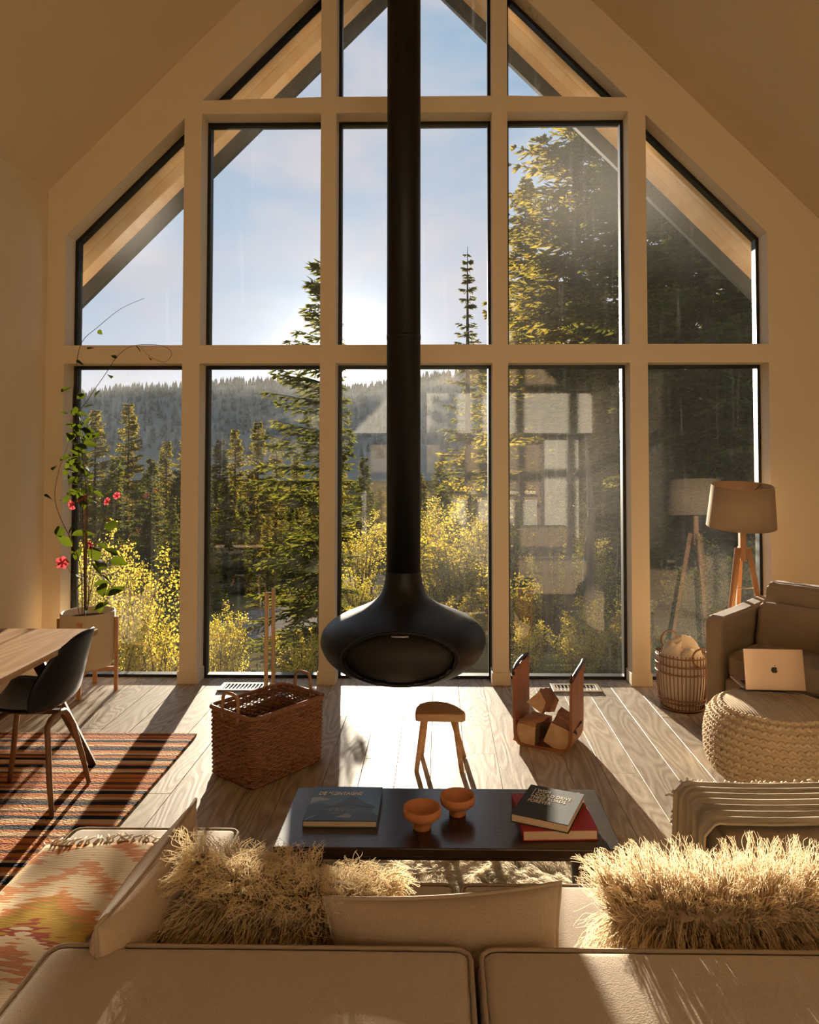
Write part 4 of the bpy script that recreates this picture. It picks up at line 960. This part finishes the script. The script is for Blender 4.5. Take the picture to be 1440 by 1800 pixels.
for i in range(6): ink('printed_window', [(-.045 + i * .020, -.062), (-.036 + i * .020, -.062), (-.036 + i * .020, -.042), (-.045 + i * .020, -.042)], 5, .0005)
ink('printed_snow', [(-.02, -.100), (.03, -.105), (.036, -.085), (.02, -.075), (-.005, -.088)], 3, .0006)
ink('printed_path', [(-.116, -.115), (-.085, -.085), (-.080, -.090), (-.112, -.121)], 3, .0006)
font('title_lettering', 'DE MONTAGNE', .034, M_print, c1, (-.098, .058, z + .0003), 0, .2, .0004, 1.04, .60)
b2, c2 = book('red_book', 'thick red cloth book under the charcoal one at the right of the coffee table', .236, .255, .032, M_red, (.552, -2.728, .4005), R(2.5))
b3, c3 = book('charcoal_book', 'charcoal book with bold cream lettering set askew on the red book', .186, .228, .027, M_bookblk, (.537, -2.737, .433), R(-23.4))
for i, ln in enumerate(('I WISH', 'I COULD DRIVE', 'THESE ROADS', 'FOREVER')):
    font('title_lettering', ln, .030, M_print, c3, (-.070, .070 - i * .0265, .0272), 0, 0, .0004, 1.06, .60)
def bowl(label, x, y, s=1.):
    b = thing('terracotta_bowl', label, 'bowl', (x, y, .4003), 0, 'footed terracotta bowls'); b.scale = (s, s, s)
    MB().lathe([(.0001, 0), (.027, 0), (.0285, .003), (.0275, .018), (.0300, .023), (.047, .031), (.0575, .040), (.060, .050), (.0585, .066), (.0555, .0665), (.0545, .050), (.050, .040), (.03, .031), (.0001, .029)], 40).build('body', M_terra, b, True)
bowl('reddish terracotta footed bowl, the nearer of the two on the coffee table', .124, -2.782, 1.03)
bowl('paler terracotta footed bowl, the farther of the two on the coffee table', .240, -2.690, .98)

# shaggy rug under the coffee table
fr = thing('shaggy_rug', 'ivory long-haired sheepskin rug on the floor under the coffee table', 'rug', (.32, -2.52, .001))
g = np.random.default_rng(9)
outl = [((.70 + .05 * math.sin(3 * a + 1)) * math.copysign(abs(math.cos(a)) ** .6, math.cos(a)), (.55 + .04 * math.sin(5 * a)) * math.copysign(abs(math.sin(a)) ** .6, math.sin(a))) for a in np.linspace(0, 2 * math.pi, 48, endpoint=False)]
MB().prism_z(outl, 0, .016).build('hide', M_cotton, fr)
n = 24000; P = np.c_[g.uniform(-.64, .64, n), g.uniform(-.50, .50, n), np.full(n, .016)]
ang = 2.5 * np.sin(P[:, 0] * 7) + 2 * np.cos(P[:, 1] * 9); D = np.c_[np.cos(ang) * .8, np.sin(ang) * .8, np.full(n, .55)]; D /= np.linalg.norm(D, axis=1)[:, None]
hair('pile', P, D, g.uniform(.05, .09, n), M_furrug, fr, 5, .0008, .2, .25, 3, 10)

# ------------------------------------------------------------------ sectional sofa seen from behind
sf = thing('sectional_sofa', 'beige linen sectional sofa with two chaise ends seen from behind', 'sofa', (0, 0, 0))
ZS = .45
def cush(name, x0, x1, y0, y1, z0, z1, r=.035, puff=.012, mat=M_sofa, parent=sf, piping=True):
    hx, hy, hz = (x1 - x0) / 2, (y1 - y0) / 2, (z1 - z0) / 2; c = ((x0 + x1) / 2, (y0 + y1) / 2, (z0 + z1) / 2)
    o = rbox(hx, hy, hz, r, puff).build(name, mat, parent, True, loc=c); weld(o)
    if piping:
        k = .3 * r
        for sz in (1, -1):
            q = []
            for cx_, cy_, a0 in ((hx - r, hy - r, 0), (-hx + r, hy - r, 90), (-hx + r, -hy + r, 180), (hx - r, -hy + r, 270)):
                for t in range(4): a = R(a0 + 30 * t); q.append((cx_ + (r - k * .6) * math.cos(a), cy_ + (r - k * .6) * math.sin(a), sz * (hz - k * .6)))
            MB().tube(q, .0045, 6, closed=True).build('piping', M_pipe, o, True)
    return o
MB().box((-.93, -4.02, .07), (1.78, -3.22, .29)).box((-.93, -3.22, .07), (-.44, -2.92, .29)).box((1.06, -3.22, .07), (1.78, -2.64, .29)).build('base', M_sofa, sf, bevel=.02)
cush('seat_cushion', -.425, .226, -3.86, -3.165, .29, ZS)
cush('seat_cushion', .232, 1.025, -3.86, -3.165, .29, ZS)
cush('chaise_cushion', -.952, -.430, -3.98, -2.882, .29, ZS)
cush('chaise_cushion', 1.035, 1.80, -3.98, -2.60, .29, ZS)
def backc(x0, x1):
    return cush('back_cushion', x0, x1, -4.07, -3.80, .40, .695, .035, .004)
backc(-.545, .243); backc(.249, 1.06); backc(1.066, 1.80)
MB().box((-.55, -4.19, .07), (1.80, -4.095, .60)).build('back_frame', M_sofa, sf, bevel=.025)
for x, y in ((-.90, -2.95), (-.90, -4.0), (-.46, -2.95), (1.09, -2.67), (1.74, -2.67), (1.74, -4.1), (0, -4.1)):
    MB().tube([(x, y, 0), (x, y, .075)], [.014, .02], 8).build('leg', M_dkleg, sf)

def place(o, loc, rot): o.location = loc; o.rotation_euler = [R(a) for a in rot]
def make_pillow(name, label, hx, hz, th, loc, rot, mat, seed, pipe=True, pinch=.10):
    t = thing(name, label, 'pillow'); place(t, loc, rot); m, bd, f = pillow(hx, hz, th, pinch, 20, seed)
    o = m.build('cover', mat, t, True); weld(o)
    if pipe: MB().tube(bd, .0045, 6, closed=True).build('piping', M_pipe, t, True)
    return t, f
make_pillow('linen_pillow', 'tall plain sand linen pillow standing on edge beside the kilim throw', .245, .155, .07, (-.435, -3.62, .605), (4, 0, 88), M_pillow, 1, pinch=.10)
make_pillow('lumbar_pillow', 'low plain beige lumbar pillow propped between the two fur pillows', .235, .145, .06, (.195, -3.735, .600), (-8, -4, 0), M_lumbar, 2, pinch=.09)
def fur_pillow(label, hx, hz, th, loc, rot, mat, seed, ln, wave, n, rad, clump, drop):
    t, f = make_pillow('fur_pillow', label, hx, hz, th, loc, rot, M_hide, seed, False, .05)
    tag(t, group='fluffy fur pillows on the sofa')
    g = np.random.default_rng(seed); u = g.uniform(-1, 1, n); v = g.uniform(-1, 1, n); sg = np.where(g.random(n) < .6, -1, 1)
    P = np.array([f(a, b, s) for a, b, s in zip(u, v, sg)])
    e = .04; nm = np.stack([u * .55 * np.abs(u) ** 2, sg * (1 - .6 * np.maximum(np.abs(u), np.abs(v)) ** 4), v * .55 * np.abs(v) ** 2 + .0], 1)
    D = nm * .9 + np.stack([u * .35, np.zeros(n), v * .35], 1) + g.normal(0, .15, (n, 3)); D[:, 2] += np.where(v > .5, .45, -.5); D /= np.linalg.norm(D, axis=1)[:, None]
    hair('fur', P, D, ln * g.uniform(.6, 1.2, n), mat, t, 7, rad, wave, drop, seed, clump); return t
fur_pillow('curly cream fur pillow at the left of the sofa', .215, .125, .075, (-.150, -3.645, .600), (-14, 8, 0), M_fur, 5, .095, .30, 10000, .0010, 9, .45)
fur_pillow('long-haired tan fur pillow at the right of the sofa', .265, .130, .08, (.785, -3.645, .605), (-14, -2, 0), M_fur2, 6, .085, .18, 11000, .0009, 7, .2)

# kilim throw over the left chaise
def kilim_mat():
    m, nt, N, L, b = new_mat('kilim_weave'); tc = N.new('ShaderNodeTexCoord'); sp_ = N.new('ShaderNodeSeparateXYZ'); L.new(tc.outputs['Object'], sp_.inputs[0])
    mp = N.new('ShaderNodeMapping'); mp.inputs['Scale'].default_value = (11, 80, 1); L.new(tc.outputs['Object'], mp.inputs[0])
    nz = N.new('ShaderNodeTexNoise'); nz.inputs['Scale'].default_value = 1; nz.inputs['Detail'].default_value = 3; L.new(mp.outputs[0], nz.inputs['Vector'])
    # stepped triangles: |x| wave against y
    px = N.new('ShaderNodeMath'); px.operation = 'PINGPONG'; px.inputs[1].default_value = .28; L.new(sp_.outputs['X'], px.inputs[0])
    a = N.new('ShaderNodeMath'); a.operation = 'MULTIPLY_ADD'; a.inputs[1].default_value = .9; L.new(px.outputs[0], a.inputs[0]); L.new(sp_.outputs['Y'], a.inputs[2])
    c = N.new('ShaderNodeMath'); c.operation = 'MULTIPLY_ADD'; c.inputs[1].default_value = .20; L.new(nz.outputs[0], c.inputs[0]); L.new(a.outputs[0], c.inputs[2])
    d = N.new('ShaderNodeMath'); d.operation = 'DIVIDE'; d.inputs[1].default_value = .52; L.new(c.outputs[0], d.inputs[0]); f = N.new('ShaderNodeMath'); f.operation = 'FRACT'; L.new(d.outputs[0], f.inputs[0])
    r = N.new('ShaderNodeValToRGB'); r.color_ramp.interpolation = 'CONSTANT'; e = r.color_ramp.elements
    cols = [(0, (.70, .54, .34)), (.20, (.55, .20, .06)), (.30, (.70, .54, .34)), (.40, (.34, .06, .018)), (.47, (.50, .30, .04)), (.58, (.40, .24, .03)), (.66, (.58, .22, .06)), (.74, (.70, .54, .34)), (.90, (.60, .26, .10))]
    e[0].color = (*cols[0][1], 1); e[1].position = cols[1][0]; e[1].color = (*cols[1][1], 1)
    for p, q in cols[2:]: x = e.new(p); x.color = (*q, 1)
    L.new(f.outputs[0], r.inputs[0]); L.new(r.outputs[0], b.inputs['Base Color']); b.inputs['Roughness'].default_value = .95; b.inputs['Specular IOR Level'].default_value = .1
    wv = N.new('ShaderNodeTexWave'); wv.bands_direction = 'Y'; wv.inputs['Scale'].default_value = 90; wv.inputs['Distortion'].default_value = 1.5; L.new(tc.outputs['Object'], wv.inputs['Vector'])
    bp = N.new('ShaderNodeBump'); bp.inputs['Strength'].default_value = .5; bp.inputs['Distance'].default_value = .006; L.new(wv.outputs[0], bp.inputs['Height']); L.new(bp.outputs[0], b.inputs['Normal']); return m
M_kilim = kilim_mat()
kl = thing('kilim_throw', 'cream, orange and yellow kilim throw draped over the left chaise end', 'throw', (-.80, -3.53, ZS))
def kil(u, v):
    # u across from the right edge over the left side of the chaise, v along
    s = u * .46; y = -.50 + 1.00 * v; wv = .003 * math.sin(9 * v + 6 * u); top = .305
    if s < top: x = .155 - s; zz = .0165 + wv + .006 * math.sin(14 * v)
    elif s < top + .04: a = (s - top) / .04 * math.pi / 2; x = .155 - top - .026 * math.sin(a); zz = .0165 + wv - .026 * (1 - math.cos(a))
    else: x = .155 - top - .026 - .004 * math.sin(11 * v); zz = .0165 - .026 - (s - top - .04)
    return (x, y + .015 * math.sin(8 * u), zz)
MB().grid(kil, 36, 50).build('woven_cloth', M_kilim, kl, True, solid=.005)
m = MB(); tr_ = random.Random(2)
for i in range(44):
    p = Vector(kil(i / 43, 1)); q = p + Vector((tr_.gauss(0, .008), .018, .004)); e_ = p + Vector((tr_.gauss(0, .016), .034 + tr_.uniform(0, .016), tr_.uniform(-.004, .004) if i < 30 else -.012)); m.tube([p, q, e_], [.0032, .0028, .0018], 5)
m.build('fringe', M_cotton, kl, True)['kind'] = 'stuff'

# ribbed blanket over the right chaise
def rib_mat():
    m, nt, N, L, b = new_mat('ribbed_wool_blanket'); tc = N.new('ShaderNodeTexCoord'); b.inputs['Base Color'].default_value = (.50, .41, .30, 1); b.inputs['Roughness'].default_value = .95
    mp = N.new('ShaderNodeMapping'); mp.inputs['Scale'].default_value = (2, 30, 2); L.new(tc.outputs['Object'], mp.inputs[0])
    nz = N.new('ShaderNodeTexNoise'); nz.inputs['Scale'].default_value = 1; nz.inputs['Detail'].default_value = 4; L.new(mp.outputs[0], nz.inputs['Vector'])
    r = N.new('ShaderNodeValToRGB'); r.color_ramp.elements[0].color = (.30, .245, .17, 1); r.color_ramp.elements[1].color = (.58, .48, .36, 1); r.color_ramp.elements[0].position = .35; r.color_ramp.elements[1].position = .62; L.new(nz.outputs[0], r.inputs[0]); L.new(r.outputs[0], b.inputs['Base Color'])
    bp = N.new('ShaderNodeBump'); bp.inputs['Strength'].default_value = .7; bp.inputs['Distance'].default_value = .012; L.new(nz.outputs[0], bp.inputs['Height']); L.new(bp.outputs[0], b.inputs['Normal']); return m
M_rib = rib_mat()
bl = thing('ribbed_blanket', 'grey-beige ribbed wool blanket draped over the right chaise end', 'blanket', (1.2, -2.75, ZS))
def blk(u, v):
    # u: from low on the left face, over the edge, across the top; v: near edge to far edge
    s = u * 1.05; y = -.165 + .30 * v + (.05 * max(0, s - .42) * (1 - v)); rip = .004 * math.sin(46 * v + 2 * math.sin(3 * u))
    side, rr = .34, .035
    if s < side: x = -.165 - rr - .012 * math.sin(7 * v + 1) - .012 * (1 - s / side); zz = .030 - rr - (side - s)
    elif s < side + .055: a = (s - side) / .055 * math.pi / 2; x = -.165 - rr * math.cos(a); zz = .030 - rr + rr * math.sin(a)
    else: x = -.165 + (s - side - .055); zz = .030 + .003 * math.sin(9 * s)
    return (x - (rip if s < side else 0), y + .010 * math.sin(6 * u), zz + (rip if s >= side else 0))
MB().grid(blk, 60, 44).build('woven_cloth', M_rib, bl, True, solid=.007)
m = MB()
for i in range(60):
    p = Vector(blk(i / 59, 1)); e_ = p + Vector((tr_.gauss(0, .012), .022, tr_.uniform(-.022, .004))); m.tube([p, (p + e_) / 2 + Vector((0, 0, .006)), e_], [.0035, .0045, .002], 5)
m.build('fringe', M_cotton, bl, True)['kind'] = 'stuff'

# ------------------------------------------------------------------ knitted pouf and laptop
PX, PY, PR, PH = 1.86, -1.425, .345, .375
pf = thing('knitted_pouf', 'round chunky knitted oat wool pouf', 'pouf', (PX, PY, 0))
pprof = [(.0001, .003), (.22, .005), (.29, .03), (.322, .09), (.330, .17), (.322, .25), (.295, .315), (.24, .350), (.15, .362), (.0001, .366)]
spp = smooth_prof(pprof, 3); MB().lathe(spp, 48).build('inner_cushion', M_knit, pf, True)
# stitches: beans in V pairs along rings on the side, fine ribs on the top
bv = []; bf = []
for i in range(5):
    t = i / 4 - .5; rr = .5 * math.sqrt(max(0, 1 - (1.7 * t) ** 2)) if abs(t) < .5 else .12
    for k in range(6): a = k * math.pi / 3; bv.append((t, rr * math.cos(a), rr * math.sin(a)))
for i in range(4):
    for k in range(6): bf.append((i*6+k, i*6+(k+1) % 6, (i+1)*6+(k+1) % 6, (i+1)*6+k))
def prof_pt(s, P=spp):
    L = [0]
    for a, b in zip(P, P[1:]): L.append(L[-1] + math.hypot(b[0]-a[0], b[1]-a[1]))
    d = s * L[-1]; k = max(i for i in range(len(P) - 1) if L[i] <= d + 1e-9); f = (d - L[k]) / max(1e-9, L[k+1] - L[k]); return P[k][0] + (P[k+1][0]-P[k][0])*f, P[k][1] + (P[k+1][1]-P[k][1])*f
mats = []
def frame_m(p, tx, nz_, lx, wy, hz):
    tx = tx.normalized(); nz_ = (nz_ - tx * nz_.dot(tx)).normalized(); yy = nz_.cross(tx); M = np.eye(4)
    for i in range(3): M[i, 0] = tx[i] * lx; M[i, 1] = yy[i] * wy; M[i, 2] = nz_[i] * hz; M[i, 3] = p[i]
    return M
kr = random.Random(4)
for row in range(13):
    s0 = .26 + .038 * row; r, zc = prof_pt(s0); r2, z2 = prof_pt(s0 + .01); tan = Vector((r2 - r, 0, z2 - zc)).normalized()
    nst = int(2 * math.pi * r / .036)
    for i in range(nst):
        for q, sg in ((0, 1), (.5, -1)):
            a = 2 * math.pi * (i + q) / nst; er = Vector((math.cos(a), math.sin(a), 0)); et = Vector((-math.sin(a), math.cos(a), 0)); up = er * tan.x + Vector((0, 0, tan.z)); no = er * tan.z - Vector((0, 0, tan.x))
            mats.append(frame_m(er * r + Vector((0, 0, zc)) + no * .002, et + up * .85 * sg, no, .036, .019 + kr.uniform(-.002, .002), .024))
V, F = replicate(bv, bf, mats); me = np_mesh('knit_stitches', V, F); me.materials.append(M_knit); me.shade_smooth(); o = link('knit_stitches', me, None, pf); o['kind'] = 'stuff'
m = MB()
for i in range(-24, 25):
    y = i * .0122; hl = math.sqrt(max(.0, .285 ** 2 - y * y))
    if hl < .03: continue
    pts_ = []
    for k in range(13):
        x = -hl + 2 * hl * k / 12; rr = math.hypot(x, y)
        zz = .366 - .004 * (rr / .15) ** 2 if rr < .15 else (.362 - (rr - .15) / .09 * .012 if rr < .24 else .350 - (rr - .24) / .055 * .035)
        pts_.append((y, x, zz))
    m.tube(pts_, .0062, 5)
m.build('ribbed_top', M_knit, pf, True)['kind'] = 'stuff'
lp = thing('laptop', 'open rose-gold laptop with its lid back turned to the room, on the pouf', 'laptop', (1.926, -1.262, .373), R(-3))
MB().box((-.152, .0, .0), (.152, .212, .010)).build('base', M_alu, lp, bevel=.004)
MB().box((-.13, .02, .010), (.13, .12, .0108)).build('keyboard', M_frame, lp)
lid = rbox(.152, .1035, .003, .0029, 0, 4).build('lid', M_alu, lp, True); weld(lid, .0002); lid.location = (0, -.0175, .109); lid.rotation_euler = (R(80), 0, 0)
MB().box((-.140, -.092, -.0035), (.140, .092, -.0031)).build('screen', M_frame, lid)
# apple-shaped mark on the lid back
def apple():
    pts_ = []
    for k in range(60):
        a = 2 * math.pi * k / 60 + math.pi / 2; c_, s_ = math.cos(a), math.sin(a)
        r = .0115 * (1 + .10 * abs(math.cos(a)) - .16 * max(0, s_) ** 12 - .10 * max(0, -s_) ** 14); x = r * c_ * .98; y = r * s_ * 1.04
        if x > 0: # bite on one side
            d = math.hypot(x - .0150, y - .0015)
            if d < .0062: x = .0150 + (x - .0150) * .0062 / d; y = .0015 + (y - .0015) * .0062 / d
        pts_.append((x, y))
    return pts_
mm = MB(); ap = apple(); c_ = len(ap)
mm.add([(0, 0, 0)] + [(x, y, 0) for x, y in ap], [(0, 1 + i, 1 + (i + 1) % c_) for i in range(c_)])
lf_ = [(.0005, .0130), (.0008, .0155), (.0030, .0178), (.0050, .0186), (.0048, .0163), (.0030, .0140)]
mm.add([(x, y, 0) for x, y in lf_], [tuple(range(6))])
lo = mm.build('lid_logo', M_logo, lid); lo.location = (0, -.002, .0034); lo.scale = (1.35, 1.35, 1)
so_ = lo.modifiers.new('solid', 'SOLIDIFY'); so_.thickness = .0004; so_.offset = 0

# ------------------------------------------------------------------ armchair, lamp, cane basket
ac = thing('armchair', 'taupe tweed armchair with boxy arms beside the window corner', 'armchair', (1.82, -.839, 0), math.atan2(.666, .745))
# local x runs from the front of the arms to the back, local -y to the near arm
def arm_pt(u, v, y0, y1):
    pass
AH, AL = .65, .70
def armchair_arm(y0, y1):
    m = MB(); prof2 = [(0, .10), (AL, .10), (AL, AH + .04), (.35, AH + .012), (.06, AH), (.015, AH - .012), (0, AH - .05)]
    m.prism(prof2, lambda a, b: (a, y0, b), lambda a, b: (a, y1, b)); return m.build('arm', M_grey, ac, bevel=.018)
armchair_arm(0, .105); armchair_arm(-.66, -.555)
MB().box((.02, -.553, .10), (AL, -.002, .30)).build('seat_base', M_grey, ac, bevel=.02)
o = rbox(.265, .27, .075, .04, .015).build('seat_cushion', M_grey, ac, True, loc=(.30, -.278, .375)); weld(o)
o = rbox(.07, .27, .225, .05, 0).build('back_cushion', M_grey, ac, True, loc=(.56, -.278, .575)); weld(o); o.rotation_euler = (0, R(10), 0)
MB().box((AL - .105, -.553, .30), (AL, -.002, .80)).build('back_rest', M_grey, ac, bevel=.025)
for x, y in ((.05, -.05), (.05, -.61), (.62, .05), (.62, -.61)): MB().tube([(x, y, 0), (x, y, .105)], [.013, .02], 8).build('leg', M_dkleg, ac)
o = rbox(.05, .20, .14, .045, .0).build('bolster_cushion', M_grey, ac, True, loc=(.42, -.22, .56)); weld(o); o.rotation_euler = (0, R(16), 0)

fl = thing('floor_lamp', 'tripod wooden floor lamp with a tapered linen drum shade', 'floor lamp', (2.180, -.265, 0))
m = MB(); m.lathe([(.2175, -.136), (.193, .136)], 48); m.f = [q for q in m.f if len(q) == 4]; shd = m.build('shade', M_shade, fl, True, solid=.002, loc=(0, 0, 1.264)); shd.rotation_euler = (R(6.5), 0, 0)
for r_, z_ in ((.2175, -.136), (.193, .136)): MB().tube([(r_ * math.cos(a), r_ * math.sin(a), z_) for a in np.linspace(0, 2 * math.pi, 48, endpoint=False)], .0022, 5, closed=True).build('shade_rim', M_shade, shd)
m = MB()
for i in range(3): a = R(30 + 120 * i); m.tube([(.012 * math.cos(a), .012 * math.sin(a) + .006, .036), (.192 * math.cos(a), .192 * math.sin(a), .128)], .002, 5)
m.build('shade_spider', M_black, shd)
MB().box((-.020, -.020, .90), (.020, .020, 1.16)).build('post', M_teak, fl, bevel=.003)
MB().lathe([(.014, 1.16), (.014, 1.22), (.02, 1.225), (.024, 1.27), (.018, 1.305), (.0001, 1.31)], 16).build('bulb_socket', M_white, fl, True)
for i, a in enumerate((205, 330, 85)):
    c_, s_ = math.cos(R(a)), math.sin(R(a)); M = Matrix.Rotation(R(a), 4, 'Z'); tl = math.atan2(.17, .985)
    top = Vector((.038, 0, .99)); bot = Vector((.205, 0, .0)); d = (bot - top); m = MB()
    V = []
    for p, hw_ in ((top, .017), (bot, .013)):
        for sx, sy in ((-1, -1), (1, -1), (1, 1), (-1, 1)): V.append(M @ Vector((p.x + sx * hw_, p.y + sy * .014, p.z + (.0 if p is top else 0))))
    m.add(V, [(0, 1, 2, 3), (7, 6, 5, 4), (0, 4, 5, 1), (1, 5, 6, 2), (2, 6, 7, 3), (3, 7, 4, 0)]); m.build('leg', M_teak, fl, bevel=.003)
MB().tube([(.075, -.03, .73), (-.06, -.03, .73)], .004, 6).build('leg_bolt', M_chrome, fl)

cb = thing('cane_basket', 'round open cane basket with ring handles and cream blankets inside', 'basket', (1.725, -.42, 0))
def cr(z): return .128 + .030 * math.sin(min(1, z / .30) * math.pi * .62)
m = MB()
for i in range(40):
    a = 2 * math.pi * i / 40; m.tube([(cr(z) * math.cos(a), cr(z) * math.sin(a), z) for z in (.01, .06, .12, .18, .24, .30, .352)], .0034, 5)
m.build('cane_rods', M_rattan, cb, True)['kind'] = 'stuff'
for z in (.012, .05, .075, .235, .285, .335): MB().tube([((cr(z) + .003) * math.cos(a), (cr(z) + .003) * math.sin(a), z) for a in np.linspace(0, 2 * math.pi, 40, endpoint=False)], .0048, 6, closed=True).build('hoop', M_rattan, cb, True)
MB().lathe([(.0001, .006), (cr(.01), .006), (cr(.01), .012), (.0001, .013)], 32).build('bottom', M_rattan, cb)
for a in (R(100), R(305)):
    c = Vector(((cr(.33) + .008) * math.cos(a), (cr(.33) + .008) * math.sin(a), .385)); t_ = Vector((-math.sin(a), math.cos(a), 0))
    if math.sin(a) < 0: t_ = Vector((1, 0, 0)); c = Vector((.075, -cr(.33) * .9 - .012, .345))
    MB().tube([c + t_ * .058 * math.cos(k) + Vector((0, 0, .058 * math.sin(k))) for k in np.linspace(0, 2 * math.pi, 28, endpoint=False)], .0058, 7, closed=True).build('ring_handle', M_rattan, cb, True)
bt = thing('rolled_blanket', 'cream blankets bundled inside the round cane basket', 'blanket', (1.725, -.42, .015))
def bun(u, v):
    a = u * 2 * math.pi; z = v; r = .126 * (1 - .02 * math.sin(5 * a)) if v < .8 else .126 * math.sqrt(max(0, 1 - ((v - .8) / .2) ** 2))
    h = .31 * min(v, .8) / .8 + (.06 * ((v - .8) / .2) * (1 + .9 * math.sin(2 * a + 1.2) + .4 * math.sin(5 * a)) if v > .8 else 0)
    rz_ = cr(h) - .008; return (min(rz_, rz_ if v < .8 else r) * math.cos(a), min(rz_, rz_ if v < .8 else r) * math.sin(a), h)
MB().grid(bun, 40, 22, wrap=True).build('folded_cloth', M_cotton, bt, True)
for i, (x, y, z, rx, ry) in enumerate(((-.055, -.03, .335, 20, 35), (.05, .02, .355, -15, -30), (.01, -.075, .335, 40, 10))):
    m, bd, f = pillow(.06, .05, .028, .0, 12, 50 + i); o = m.build('cloth_fold', M_cotton, bt, True); weld(o); place(o, (x, y, z), (rx, ry, 30 * i))
